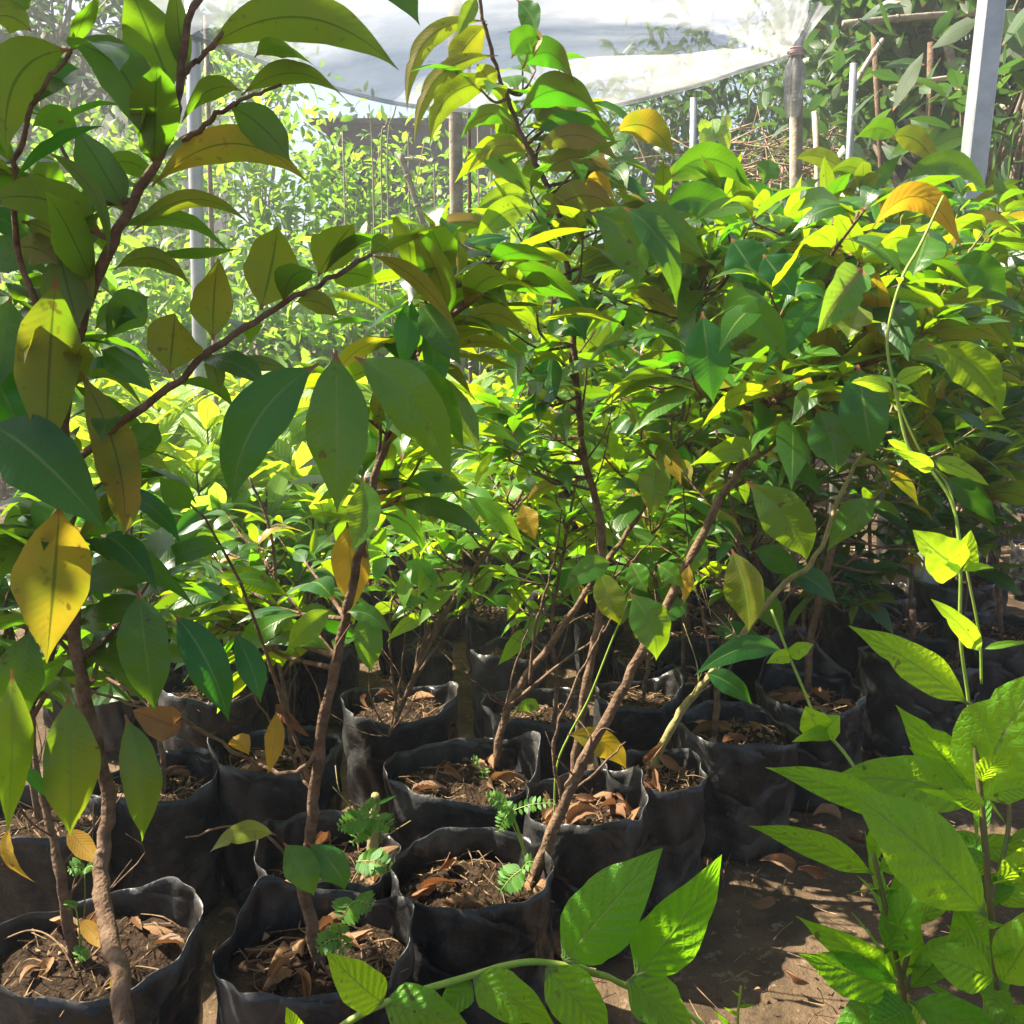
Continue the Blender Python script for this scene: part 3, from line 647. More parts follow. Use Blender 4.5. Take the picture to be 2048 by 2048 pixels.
# --- A: the near plant at the left edge; its bag stands below the frame
YA = .58
rtA = root('potted_sapling', (P(240, 1932, .68)[0], YA+.0, 0), 'nearest tall sapling at the left edge with very large leaves and a reaching branch', 'sapling', 'star apple saplings in black grow bags')
bA, ccA = grow_bag(rtA, np.array([P(240, 1932, .68)[0], YA, 0]), .115, .22, 3)
mb = MB()
spA = stem(mb, [ccA-UP*.02, P(232, 1932, .68), P(207, 1780, .76), P(190, 1640, .82), P(203, 1500, .85), P(150, 1280, .86), P(130, 1050, .86), P(120, 800, .86), P(160, 590, .85), P(225, 430, .84), P(300, 290, .83), P(335, 190, .82), P(352, 60, .82), P(395, -40, .82)], .0105, .0028)
rows = []; rowsY = []
brA = stem(mb, [spA[40], P(270, 770, .82), P(400, 660, .84), P(520, 580, .86), P(620, 530, .88), P(700, 480, .90)], .005, .002)
b2 = stem(mb, [spA[44], P(35, 480, .84), P(30, 330, .82), P(60, 200, .80), P(135, 95, .80)], .004, .0016)
b3 = stem(mb, [P(345, 140, .82), P(385, 105, .82), P(420, 60, .82)], .003, .0015)
b4 = stem(mb, [P(345, 265, .83), P(400, 225, .82), P(455, 185, .80), P(530, 160, .80)], .003, .0012)
HA = [ # base, tip, width, Yb, kw
 ((380, 100), (752, 132), 92, .82, dict(bow=62, face=-1, roll=25, yel=.15)),
 ((480, 108), (600, 132), 52, .80, dict(bow=32, roll=40)),
 ((455, 172), (338, 242), 55, .80, dict(bow=28, face=-1, roll=-20, yel=.3)),
 ((455, 180), (680, 222), 62, .80, dict(bow=48, face=-1, roll=25, yel=.2)),
 ((430, 200), (548, 305), 78, .81, dict(bow=14, face=-1, roll=10)),
 ((286, 352), (582, 346), 70, .83, dict(bow=62, face=-1, roll=25, yel=.95)),
 ((128, 82), (284, 292), 104, .80, dict(bow=48, face=-1, roll=10, bowx=20)),
 ((326, 172), (238, -40), 116, .83, dict(bow=-10, face=-1, roll=-25)),
 ((352, 150), (330, -60), 60, .83, dict(face=-1, roll=20)),
 ((238, 400), (136, 234), 108, .84, dict(bow=14, face=-1, roll=15)),
 ((84, 284), (204, 486), 40, .80, dict(bow=18, bowx=22, face=-1, roll=40)),
 ((25, 345), (198, 238), 34, .80, dict(bow=34, roll=60, bowx=-10)),
 ((134, 94), (14, 300), 118, .80, dict(bow=42, bowx=-30, face=-1, roll=-15, yel=.2)),
 ((246, 442), (478, 430), 44, .83, dict(bow=46, face=-1, roll=35, yel=.4)),
 ((216, 508), (364, 545), 48, .84, dict(bow=32, face=-1, roll=25, yel=.4)),
 ((288, 480), (452, 470), 26, .86, dict(bow=5, roll=40)),
 ((492, 585), (524, 425), 116, .86, dict(face=-1, roll=-10, yel=.45, arch=.22)),
 ((402, 642), (412, 484), 104, .84, dict(face=-1, roll=10, yel=.5, arch=.22)),
 ((600, 522), (668, 422), 96, .88, dict(face=-1, roll=20, yel=.3, arch=.2)),
 ((610, 520), (735, 470), 40, .88, dict(bow=30, face=-1, roll=40)),
 ((700, 482), (870, 640), 46, .90, dict(bow=22, face=-1, roll=35, yel=.6)),
 ((556, 570), (640, 600), 46, .87, dict(bow=12, face=-1, roll=20, yel=.4)),
 ((320, 705), (330, 590), 118, .82, dict(face=-1, yel=.4, arch=.2)),
 ((395, 665), (416, 745), 44, .84, dict(bow=10, face=-1, yel=.1)),
 ((40, 418), (172, 600), 100, .85, dict(bow=38, bowx=22, face=-1, yel=.6, roll=10)),
 ((106, 520), (88, 866), 132, .80, dict(face=-1, yel=.45, roll=-10)),
 ((110, 470), (150, 620), 110, .84, dict(face=-1, yel=.1, roll=-10)),
 ((150, 700), (235, 1008), 92, .83, dict(bowx=22, face=-1, yel=1., roll=10)),
 ((200, 860), (232, 1010), 66, .84, dict(bowx=18, face=-1, yel=1.)),
 ((-20, 800), (202, 1004), 150, .79, dict(bow=30, roll=12)),
 ((112, 950), (88, 1252), 160, .78, dict(face=-1, yel=.9, roll=5)),
 ((262, 1112), (292, 1342), 118, .82, dict(roll=8)),
 ((328, 1158), (432, 1362), 92, .82, dict(bow=12, bowx=12)),
 ((440, 1190), (492, 1326), 60, .84, dict(bowx=8)),
 ((128, 1308), (132, 1578), 124, .80, dict(roll=-8, yel=.25)),
 ((236, 1348), (268, 1588), 92, .82, dict(bowx=14, yel=.25)),
 ((22, 1262), (14, 1575), 92, .78, dict(roll=-12, yel=.15)),
 ((60, 1180), (12, 1400), 100, .82, dict(roll=12)),
 ((-40, 640), (66, 860), 120, .84, dict(roll=10)),
 ((20, 560), (-10, 740), 100, .83, dict()),
 ((190, 1010), (300, 1120), 70, .86, dict(bow=22)),
 ((200, 1040), (372, 1150), 56, .88, dict(bow=28)),
 ((360, 960), (300, 900), 60, .90, dict()),
 ((0, 0), (70, -30), 60, .82, dict(face=-1)),
 ((60, 60), (-20, 40), 60, .82, dict(bow=16, face=-1, yel=.2)),
 ((70, 160), (150, 130), 44, .84, dict(bow=14)),
 ((150, 260), (60, 240), 60, .85, dict(bow=22)),
 ((20, 470), (110, 500), 70, .85, dict(bow=16, yel=.6, face=-1)),
 ((190, 660), (290, 740), 66, .86, dict(bow=8)),
 ((180, 620), (260, 600), 60, .87, dict(bow=12)),
 ((280, 560), (200, 640), 80, .87, dict(bow=12)),
 ((300, 800), (240, 880), 70, .90, dict(bow=8)),
 ((70, 1000), (-20, 1100), 90, .86, dict(bow=12)),
 ((700, -60), (792, 48), 80, .80, dict(bow=16)),
 ((550, 700), (380, 700), 50, .86, dict(bow=22, face=-1, roll=30)),
]
rowsE = []
for b, t, ww, Yb, kw in HA:
    ww *= .9; kw['yel'] = kw.get('yel', 0)*.75
    (rowsE if kw.get('arch') == .22 else rows).append(hl(b, t, ww, Yb, **kw))
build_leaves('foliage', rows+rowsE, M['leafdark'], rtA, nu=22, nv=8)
rows = []
leafy(rows, spA[30:60], .10, start=.0, step=.05, yel=.1)
leafy(rows, brA, .085, start=.1, step=.05, yel=.1)
leafy(rows, b2, .09, start=.1, step=.05, yel=.1)
crown(mb, rows, spA, [(60, 640, 90, 130, .85, 1.0, 5), (60, 1050, 80, 140, .86, 1.0, 4), (200, 920, 60, 110, .9, 1.1, 2), (40, 300, 60, 120, .85, 1.0, 3), (300, 1150, 110, 70, .9, 1.1, 3)], L=.10, step=.035)
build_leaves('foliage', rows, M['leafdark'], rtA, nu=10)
mb.build('stem', M['bark'], rtA)
# hanging yellow petals stuck on the near stem
for (b, t, ww) in [((128, 1565), (185, 1628), 50), ((152, 1735), (205, 1790), 40), ((215, 1835), (236, 1895), 40)]:
    o = build_leaves('leaf', [hl(b, t, ww, .86, face=-1, yel=.6, fold=.6)], M['leafyellow'], rtA, nu=10, prof='ova'); o['label'] = 'withered yellow leaf caught on the stem'

# --- other saplings
def mksap(label, bagpx, width, spine_px, r0, extra=(), regions=(), heroes=(), flaps=(), seed=1, h=.24, L=.115, depth=.034, bark='bark', tw=6, yel=.05, r1=.0025, matk='leaf', droop=.9, yellow=(), step=.029, lo=.4, start=.35):
    rt, cc, r, Yc = plant(label, bagpx, width, h, flaps, seed, depth)
    mb = MB(); 
    b0 = G(spine_px[0][0], spine_px[0][1], cc[2]); d0 = b0-cc; d0[2] = 0
    lim = r*.75
    if np.linalg.norm(d0) > lim: b0 = cc+nrm(d0)*lim
    pts = [b0-UP*.02]+[P(x, y, b0[1]+dy) for (x, y, dy) in spine_px[1:]]
    sp = stem(mb, pts, r0, r1)
    rows = []
    for e in extra:
        q = stem(mb, [P(x, y, b0[1]+dy) for (x, y, dy) in e], .0042 if len(e) > 3 else .003, .0013, .15, 6)
    twigs(mb, sp, tw)
    crown(mb, rows, sp, [(a, b, c, d, b0[1]+y0, b0[1]+y1, n) for (a, b, c, d, y0, y1, n) in regions], L=L, yel=yel, droop=droop, step=step, lo=lo, start=start)
    if seed == 55:
        heroes = [(b, t, ww*.85, dy, dict(kw, yel=kw.get('yel', 0)*.5)) for (b, t, ww, dy, kw) in heroes]
    hr = [hl(b, t, ww, b0[1]+dy, **kw) for (b, t, ww, dy, kw) in heroes]
    if rows: build_leaves('foliage', rows, M[matk], rt, nu=10)
    if hr: build_leaves('foliage', hr, M[matk], rt, nu=22, nv=8)
    for (b, t, ww, dy, kw, lab) in yellow:
        kw['yel'] = 1.
        o = build_leaves('leaf', [hl(b, t, ww, b0[1]+dy, **kw)], M['leafyellow'], rt, nu=22, nv=8); o['label'] = lab
    mb.build('stem', M[bark], rt); return rt, cc, r, b0

D = {}
D[1] = mksap('sapling in the bag at the bottom left corner, peeling stem behind the nearest one', (172, 1775), 350,
   [(140, 1810, 0), (118, 1680, -.02), (95, 1560, 0), (68, 1450, .02), (60, 1300, .04)], .010, seed=11, flaps=((20, 35, .03), (70, 25, .015)),
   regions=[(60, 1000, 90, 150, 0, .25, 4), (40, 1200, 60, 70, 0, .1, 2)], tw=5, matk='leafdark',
   heroes=[((40, 1300), (10, 1400), 60, 0, dict(bow=10)), ((95, 1510), (30, 1440), 26, -.02, dict(bow=10))],
   yellow=[((20, 1560), (66, 1665), 34, .0, dict(bowx=-25, roll=20), 'narrow yellow leaf curving at the left edge')])
D[2] = mksap('sapling with forked stem in the front centre-left bag holding brown leaf litter', (595, 1785), 352,
   [(612, 1830, 0), (578, 1690, 0), (585, 1560, .0), (600, 1430, .0), (632, 1260, 0), (662, 1120, 0), (700, 930, 0), (745, 780, 0), (800, 650, 0), (900, 540, 0), (1010, 440, .05)], .0105, seed=22, flaps=((135, 30, .05), (20, 30, .03)),
   extra=[[(605, 1410, 0), (560, 1455, -.01), (480, 1440, 0), (350, 1360, .02), (240, 1325, .02), (130, 1290, .02)], [(575, 1660, 0), (480, 1560, .0), (350, 1580, .02)], [(590, 1500, 0), (545, 1420, .03), (480, 1310, .05)], [(600, 1540, 0), (560, 1400, .02), (430, 1050, .04), (300, 880, .06)]],
   regions=[(820, 600, 110, 90, -.1, .15, 6), (720, 850, 120, 90, 0, .2, 5), (880, 480, 110, 60, -.05, .2, 5), (470, 1080, 120, 60, 0, .2, 3)], tw=3,
   heroes=[((634, 660), (636, 968), 122, -.30, dict(roll=0, fold=.12, rnd=.7, arch=.1)), ((602, 686), (440, 950), 112, -.28, dict(bowx=-34, bow=18, roll=10, rnd=.2)), ((668, 674), (852, 908), 108, -.28, dict(bow=26, bowx=22, roll=-5, rnd=.7)),
           ((700, 688), (876, 850), 80, -.24, dict(bow=28, bowx=24, rnd=.3)), ((682, 900), (664, 1042), 66, -.1, dict(bowx=14)), ((740, 740), (700, 700), 50, -.1, dict()),
           ((520, 1575), (396, 1608), 44, -.03, dict(bow=24, yel=.3, rnd=1)), ((535, 1590), (592, 1690), 72, -.03, dict(bowx=8, rnd=.6)), ((580, 1590), (650, 1680), 66, -.02, dict(bowx=16)),
           ((625, 1150), (540, 1230), 52, -.02, dict(bow=8, rnd=.9)), ((655, 1155), (738, 1195), 40, -.02, dict(bow=16)), ((690, 1150), (700, 1268), 60, .03, dict()),
           ((775, 560), (760, 700), 50, -.1, dict(rnd=.1)), ((790, 570), (870, 690), 66, -.1, dict(bow=6, rnd=.6)), ((870, 610), (1000, 640), 40, -.05, dict(bow=30, face=-1)), ((1000, 440), (1000, 440), 1, 0, dict())][:-1],
   yellow=[((655, 985), (668, 1148), 78, .05, dict(), 'large golden yellow leaf hanging on the stem'), ((520, 1340), (505, 1460), 40, .0, dict(bowx=6), 'small yellow-green leaf on the low side branch'), ((440, 1390), (470, 1425), 50, .0, dict(fold=.7), 'folded yellow-green leaf on the low side branch')])
D[3] = mksap('sapling in the front centre bag whose stem leans far to the right', (890, 1642), 318,
   [(1002, 1660, 0), (1062, 1520, .0), (1110, 1420, .0), (1180, 1290, .02), (1270, 1120, .04), (1350, 960, .06), (1410, 860, .08), (1450, 760, .08), (1510, 640, .08), (1570, 510, .06), (1620, 400, .06)], .0115, seed=33, flaps=((185, 35, .02), (10, 30, .025)), depth=.04,
   extra=[[(1062, 1520, .0), (1045, 1400, .0), (1095, 1270, .0), (1140, 1180, .02)], [(1410, 880, .08), (1500, 800, .05), (1560, 720, .05), (1700, 670, .02)], [(1070, 1500, 0), (1130, 1450, .03), (1180, 1400, .05)]],
   regions=[(1560, 480, 170, 110, -.15, .15, 10), (1420, 700, 170, 110, -.1, .2, 7), (1640, 640, 120, 110, -.1, .1, 5)], tw=4, L=.12,
   heroes=[((1325, 588), (1346, 762), 82, -.10, dict(rnd=.1)), ((1390, 592), (1486, 682), 66, -.12, dict(bow=28, rnd=.6)), ((1618, 688), (1646, 866), 92, -.15, dict(rnd=.2)), ((1540, 768), (1580, 892), 84, -.1, dict(rnd=.5, bowx=8)),
           ((1408, 908), (1522, 1056), 92, -.12, dict(bowx=22, rnd=.6, yel=.1)), ((1380, 1036), (1412, 1192), 82, -.06, dict(bowx=10, rnd=.7, yel=.3)), ((1745, 650), (1888, 784), 78, -.2, dict(bow=18, bowx=24, rnd=1.)),
           ((1188, 1118), (1238, 1246), 84, -.04, dict(bowx=16, rnd=.8)), ((1190, 1060), (1220, 1118), 48, -.02, dict(rnd=1.)), ((1240, 1065), (1290, 1110), 40, 0, dict(bow=6, rnd=1.)), ((1155, 1062), (1062, 1116), 50, -.04, dict(bow=14, rnd=.6)), ((1130, 1075), (1170, 1180), 60, 0, dict(yel=.3)),
           ((1620, 575), (1600, 640), 66, -.2, dict(rnd=1., yel=.2)), ((1750, 440), (1722, 520), 86, -.2, dict(rnd=1.)), ((1290, 700), (1300, 700), 20, 0, dict()), ((1730, 470), (1650, 470), 50, -.15, dict(bow=20, rnd=.8)), ((1560, 560), (1440, 700), 60, -.1, dict(bow=10, rnd=.2)),
           ((1800, 500), (1900, 560), 60, -.1, dict(bow=20, rnd=.2)), ((1440, 480), (1500, 560), 80, -.1, dict(rnd=.1)), ((1380, 450), (1440, 540), 80, -.08, dict(rnd=.1)), ((1480, 1230), (1310, 1275), 50, -.0, dict(bow=30, rnd=.2)), ((1330, 1270), (1420, 1330), 46, .0, dict(bow=12, rnd=.2))],
   yellow=[((1640, 440), (1815, 470), 56, -.18, dict(bow=72, face=-1, roll=20), 'broad golden arching leaf near the top'), ((1300, 1065), (1290, 1135), 28, 0, dict(), 'small orange-yellow leaf low on the stem')])
_rt, _cc, _r, _b0 = D[3]
o = build_leaves('leaf', [hl((1628, 508), (1542, 628), 84, _b0[1]-.22, fold=.55, bowx=-8, arch=.2)], M['leafred'], _rt, nu=22, nv=8, prof='ova'); o['label'] = 'fresh leaf flushed salmon red along its midrib'
D[4] = mksap('slanting sapling in the bag with sunlit straw and an orange dead leaf, mid row', (872, 1455), 290,
   [(925, 1455, 0), (960, 1330, .02), (1040, 1215, .04), (1110, 1110, .05), (1200, 980, .07), (1270, 860, .1), (1300, 700, .12), (1320, 560, .12)], .0095, seed=44, flaps=((15, 30, .045), (90, 60, .02)),
   extra=[[(950, 1340, 0), (975, 1250, 0), (1000, 1180, .0)], [(1100, 1120, .05), (1160, 1090, .04), (1240, 1010, .04)], [(965, 1330, 0), (1060, 1250, 0), (1130, 1200, 0), (1200, 1100, 0)], [(1000, 1290, 0), (1010, 1180, 0), (1040, 1080, 0), (1060, 960, 0)]],
   regions=[(1240, 560, 170, 150, -.05, .3, 9), (1200, 780, 150, 110, 0, .25, 6), (1330, 430, 160, 80, -.1, .2, 8)], tw=8,
   heroes=[((1175, 390), (1276, 582), 62, -.25, dict(bowx=22, bow=20, rnd=.4)), ((1110, 400), (1200, 545), 84, -.22, dict(bowx=30, bow=18, rnd=1.)), ((1190, 400), (1330, 490), 52, -.2, dict(bow=24, rnd=.8)), ((1040, 660), (1015, 802), 70, -.1, dict(rnd=.0)),
           ((1030, 410), (1160, 395), 60, -.2, dict(bow=30, face=-1, yel=.2)), ((1240, 860), (1230, 975), 62, -.05, dict(rnd=1., yel=.3)), ((1120, 820), (1110, 890), 50, 0, dict(rnd=1)), ((1160, 250), (1275, 300), 62, -.1, dict(bow=28, face=-1, yel=.8, roll=30)), ((1250, 400), (1400, 440), 60, -.15, dict(bow=40, rnd=.2)), ((1260, 340), (1420, 360), 60, -.05, dict(bow=44, rnd=.3))],
   yellow=[((1100, 360), (1165, 400), 46, -.2, dict(bow=28, face=-1, roll=30), 'golden backed leaf arching at the crown')])
D[5] = mksap('upright sapling in the bag with curled brown litter right of the straw bag', (1105, 1515), 245,
   [(1072, 1500, 0), (1092, 1380, 0), (1112, 1260, 0), (1132, 1150, .02), (1135, 1000, .04), (1100, 850, .05), (1085, 700, .05), (1075, 560, .05), (1060, 420, .03), (1000, 290, .0), (962, 200, -.02), (930, 110, -.03), (905, 0, -.03), (900, -60, -.03)], .0105, seed=55, flaps=((20, 40, .05), (170, 30, .02)), r1=.0022,
   regions=[(1010, 640, 120, 100, -.1, .2, 6), (960, 800, 110, 80, -.05, .2, 5), (960, 150, 70, 90, -.08, .08, 2), (1060, 220, 60, 40, -.08, .08, 2), (1050, 400, 110, 70, -.15, .1, 6), (1080, 300, 90, 40, -.1, .1, 3)], tw=6, lo=.35, L=.11,
   heroes=[((918, 40), (768, 212), 44, -.05, dict(bow=46, bowx=-34, face=-1, yel=.1, roll=10, rnd=1.)), ((920, 45), (835, 158), 62, -.03, dict(bow=10, face=-1, yel=.7, rnd=1)), ((900, -10), (862, 70), 34, -.05, dict(rnd=1)), ((975, 0), (1010, 68), 52, -.05, dict(bowx=10, rnd=.3)),
           ((940, 105), (782, 270), 42, -.05, dict(bow=40, bowx=-30, face=-1, rnd=1, roll=10)), ((950, 160), (812, 270), 60, -.03, dict(bow=34, bowx=-24, face=-1, rnd=1.)), ((965, 110), (1020, 75), 60, -.05, dict(bow=16, rnd=.2)), ((958, 60), (1000, 120), 40, -.05, dict(bowx=24, bow=14, yel=.6, face=-1)),
           ((985, 130), (1088, 170), 66, -.05, dict(bow=42, face=-1, rnd=.0)), ((978, 215), (1148, 248), 84, -.05, dict(bow=50, face=-1, rnd=.0, roll=10)), ((1010, 250), (1150, 260), 46, -.02, dict(bow=22, rnd=.2)), ((980, 250), (868, 262), 40, -.03, dict(bow=36, face=-1)), ((1000, 300), (858, 345), 62, -.05, dict(bow=36, rnd=.8)), ((1000, 290), (880, 330), 36, -.08, dict(bow=30, face=-1, yel=.6, rnd=1)),
           ((1010, 290), (1170, 310), 58, -.05, dict(bow=40, face=-1, yel=.8)), ((1020, 330), (1160, 330), 60, -.03, dict(bow=30, face=-1, yel=.5)), ((925, 440), (914, 550), 92, -.2, dict(rnd=1., fold=.4)), ((1000, 370), (895, 400), 44, -.1, dict(bow=14, rnd=1)), ((1010, 400), (890, 470), 60, -.12, dict(bow=30, rnd=.9)), ((935, 170), (900, 120), 50, -.03, dict(face=-1, yel=.5)),
           ((940, 440), (800, 440), 50, -.1, dict(bow=20, yel=.3, face=-1)), ((900, 480), (770, 500), 70, -.05, dict(bow=36, face=-1)), ((1085, 560), (1100, 640), 60, 0, dict())],
   yellow=[((1000, 470), (1030, 540), 44, -.05, dict(face=-1), 'small golden leaf under the crown')])
D[6] = mksap('sapling with yellowish mossy slanting stem in a mottled grey bag', (1232, 1452), 205,
   [(1222, 1455, 0), (1262, 1380, .01), (1310, 1310, .02), (1380, 1225, .03), (1470, 1110, .06), (1540, 1050, .06), (1600, 900, .1), (1680, 780, .12), (1720, 640, .12)], .0100, seed=66, flaps=((160, 50, .02), (350, 25, -.01)), bark='barkmoss',
   regions=[(1700, 560, 150, 110, -.1, .25, 8), (1750, 780, 130, 110, 0, .2, 6), (1790, 450, 110, 90, -.1, .2, 7)], tw=5, heroes=[((1650, 940), (1560, 1040), 60, 0, dict(bow=10)), ((1780, 900), (1880, 990), 50, 0, dict(bow=12))])
D[7] = mksap('sapling with a straight brown stem in the black bag right of the mottled bag', (1385, 1372), 240,    [(1350, 1395, 0), (1354, 1300, 0), (1370, 1200, .02), (1400, 1100, .04), (1380, 950, .06), (1350, 800, .1)], .0085, seed=77, heroes=[((1340, 1190), (1450, 1240), 46, 0, dict(bow=20, rnd=.2)), ((1400, 1100), (1480, 1200), 56, 0, dict(bow=12)), ((1300, 1140), (1230, 1190), 44, 0, dict(bow=14, rnd=.6)), ((1420, 1040), (1510, 1100), 52, 0, dict(bow=16, rnd=.3)), ((1480, 1080), (1580, 1140), 50, 0, dict(bow=16, rnd=.1)), ((1330, 1010), (1290, 1090), 46, 0, dict(rnd=.8))], extra=[[(1356, 1300, 0), (1420, 1180, 0), (1490, 1080, 0), (1560, 980, 0)], [(1354, 1320, 0), (1330, 1180, 0), (1300, 1040, .02), (1290, 920, .02)]], flaps=((190, 40, .02),),
   regions=[(1380, 900, 110, 100, 0, .25, 6), (1300, 1030, 90, 60, 0, .15, 3)], tw=6, L=.10)
D[8] = mksap('sapling with a sawn-off stem in front of the tall upturned grey bag wall', (1528, 1305), 205,
   [(1522, 1310, 0), (1532, 1190, 0), (1558, 1080, 0), (1585, 1000, 0), (1603, 940, 0)], .0100, seed=88, flaps=((100, 45, .13),), r1=.0075,
   extra=[[(1560, 1070, 0), (1500, 1110, .0), (1440, 1180, .0)], [(1545, 1130, 0), (1600, 1060, .03), (1680, 1030, .05), (1760, 1040, .05)]],
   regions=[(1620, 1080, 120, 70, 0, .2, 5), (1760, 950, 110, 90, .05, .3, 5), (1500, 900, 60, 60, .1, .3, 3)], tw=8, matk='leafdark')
D[9] = mksap('many-twigged sapling in the bag beside the bare sandy gap', (755, 1325), 222,
   [(705, 1500, .0), (735, 1390, .0), (772, 1300, .0), (828, 1180, .0), (885, 1090, .0), (940, 1010, .0), (1000, 900, .03), (1060, 780, .05)], .0078, seed=99, flaps=((15, 40, .03),),
   extra=[[(740, 1390, 0), (700, 1320, 0), (695, 1230, 0)], [(725, 1420, 0), (760, 1250, 0), (765, 1090, 0)], [(760, 1330, 0), (800, 1200, 0), (800, 1060, 0), (790, 960, 0)], [(770, 1300, 0), (850, 1180, .02), (900, 1080, .02), (905, 980, .02)], [(750, 1350, 0), (735, 1220, 0), (740, 1100, .02), (720, 1000, .02)], [(880, 1095, 0), (870, 1040, 0), (845, 990, 0)], [(800, 1230, 0), (840, 1150, 0), (925, 1075, -.01)]],
   regions=[(900, 930, 100, 60, -.1, .15, 6), (760, 1030, 90, 50, -.1, .15, 5), (800, 1110, 120, 50, -.05, .15, 4), (1000, 880, 80, 70, 0, .2, 4)], tw=22, matk='leafsunlit', L=.095,
   heroes=[((880, 940), (990, 1030), 44, -.06, dict(bow=14, rnd=.5)), ((970, 830), (895, 925), 34, -.06, dict(bowx=-10, rnd=1, yel=.2)), ((760, 1060), (815, 1140), 50, -.05, dict(bow=14, bowx=12)), ((712, 955), (810, 1050), 50, -.03, dict(bow=26, rnd=.3))],
   yellow=[((985, 950), (1010, 1020), 46, -.02, dict(), 'pale amber leaf in the middle of the crown')])
D[10] = mksap('small sapling in the bag behind the slanting one, ahead of the sandy gap', (1010, 1335), 208,
   [(1040, 1370, 0), (1050, 1290, 0), (1040, 1180, .02), (1060, 1060, .05), (1090, 900, .05)], .0065, seed=101, flaps=((170, 40, .03),),
   regions=[(1010, 1090, 90, 50, 0, .15, 4), (1060, 1000, 90, 70, 0, .2, 5), (1120, 900, 90, 70, 0, .2, 4)], tw=6, matk='leafsunlit', L=.10, heroes=[((1000, 1180), (940, 1255), 34, .0, dict(rnd=.8)), ((1020, 1340), (970, 1345), 28, 0, dict(bow=14))])
D[11] = mksap('sapling in the tall creased bag on the left with a dead orange leaf', (522, 1420), 240,
   [(555, 1420, 0), (535, 1300, 0), (520, 1180, .02), (515, 1020, .04), (470, 900, .06)], .0065, seed=111, flaps=((190, 35, .05), (0, 30, .02)), h=.26,
   regions=[(480, 1180, 110, 60, 0, .15, 4), (560, 1080, 90, 70, 0, .2, 5), (420, 1010, 110, 50, 0, .25, 4), (340, 1080, 80, 80, 0, .2, 5)], tw=6, L=.10)
D[12] = mksap('stout stubby sapling in the half-hidden bag with ferny weeds, behind the fork-stemmed one', (620, 1615), 270,
   [(700, 1640, 0), (705, 1560, 0), (708, 1500, .0)], .0105, seed=122, flaps=((175, 35, .06), (110, 30, .02)), r1=.007, bark='barkmoss', tw=3,
   heroes=[((705, 1520), (750, 1500), 8, 0, dict())])
D[13] = mksap('sapling in the dim bag at far left behind the nearest leaves', (290, 1470), 235,
   [(310, 1500, 0), (300, 1380, 0), (260, 1250, .03), (250, 1050, .05)], .0065, seed=133, flaps=((20, 40, .03),),
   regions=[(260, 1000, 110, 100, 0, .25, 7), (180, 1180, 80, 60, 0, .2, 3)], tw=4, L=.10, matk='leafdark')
D[14] = mksap('cut-back sapling stub in the ribbed pot behind the climbing vine at right', (1735, 1235), 215,
   [(1722, 1250, 0), (1722, 1200, 0), (1722, 1150, 0)], .0085, seed=144, flaps=((200, 30, .02),), r1=.008, tw=5,
   regions=[])
D[15] = mksap('sapling in the partly hidden bag between the upright stem and the straight one', (1205, 1305), 175,
   [(1210, 1330, 0), (1225, 1230, .0), (1240, 1120, .02), (1220, 950, .05)], .006, seed=155, flaps=((10, 40, .04),),
   regions=[(1220, 950, 90, 80, 0, .2, 6), (1250, 1060, 90, 50, -.05, .15, 4)], tw=5, matk='leafsunlit', L=.095)
D[16] = mksap('sapling at the far right edge with glossy crown above the vine', (1890, 1180), 200,
   [(1890, 1200, 0), (1880, 1050, 0), (1850, 850, .0), (1860, 650, -.1), (1880, 480, -.2)], .009, seed=166,
   regions=[(1850, 480, 110, 110, -.5, 0, 9), (1880, 700, 100, 110, -.4, 0, 7), (1830, 860, 100, 80, -.3, 0, 4)], tw=6, L=.12)
D[17] = mksap('tall leafy sapling in the back row right of centre', (1300, 1190), 160,
   [(1300, 1200, 0), (1290, 1050, 0), (1260, 850, .0), (1280, 600, -.1), (1300, 420, -.1)], .008, seed=177,
   heroes=[((1242, 400), (1452, 425), 52, -.3, dict(bow=44, rnd=.3)), ((1240, 350), (1400, 335), 44, -.3, dict(bow=26, rnd=.6)), ((1330, 380), (1500, 440), 56, -.3, dict(bow=34, rnd=.1)), ((1300, 480), (1420, 560), 60, -.3, dict(bow=34, rnd=.2)), ((1230, 470), (1130, 540), 56, -.3, dict(bow=30, rnd=.8)),
   ((1400, 470), (1330, 560), 70, -.3, dict(bow=24, rnd=.1)), ((1210, 560), (1290, 620), 50, -.3, dict(bow=24, rnd=.7)), ((1455, 300), (1440, 345), 44, -.3, dict(rnd=.5)), ((1390, 330), (1360, 400), 60, -.32, dict(rnd=.2)), ((1480, 520), (1400, 590), 60, -.34, dict(bow=26, rnd=.1)), ((1180, 620), (1110, 700), 50, -.2, dict(bow=24, rnd=.9))],
   regions=[(1300, 480, 170, 110, -.4, .1, 10), (1250, 680, 150, 100, -.3, .1, 8), (1480, 420, 150, 70, -.4, .1, 8)], tw=4, L=.12)
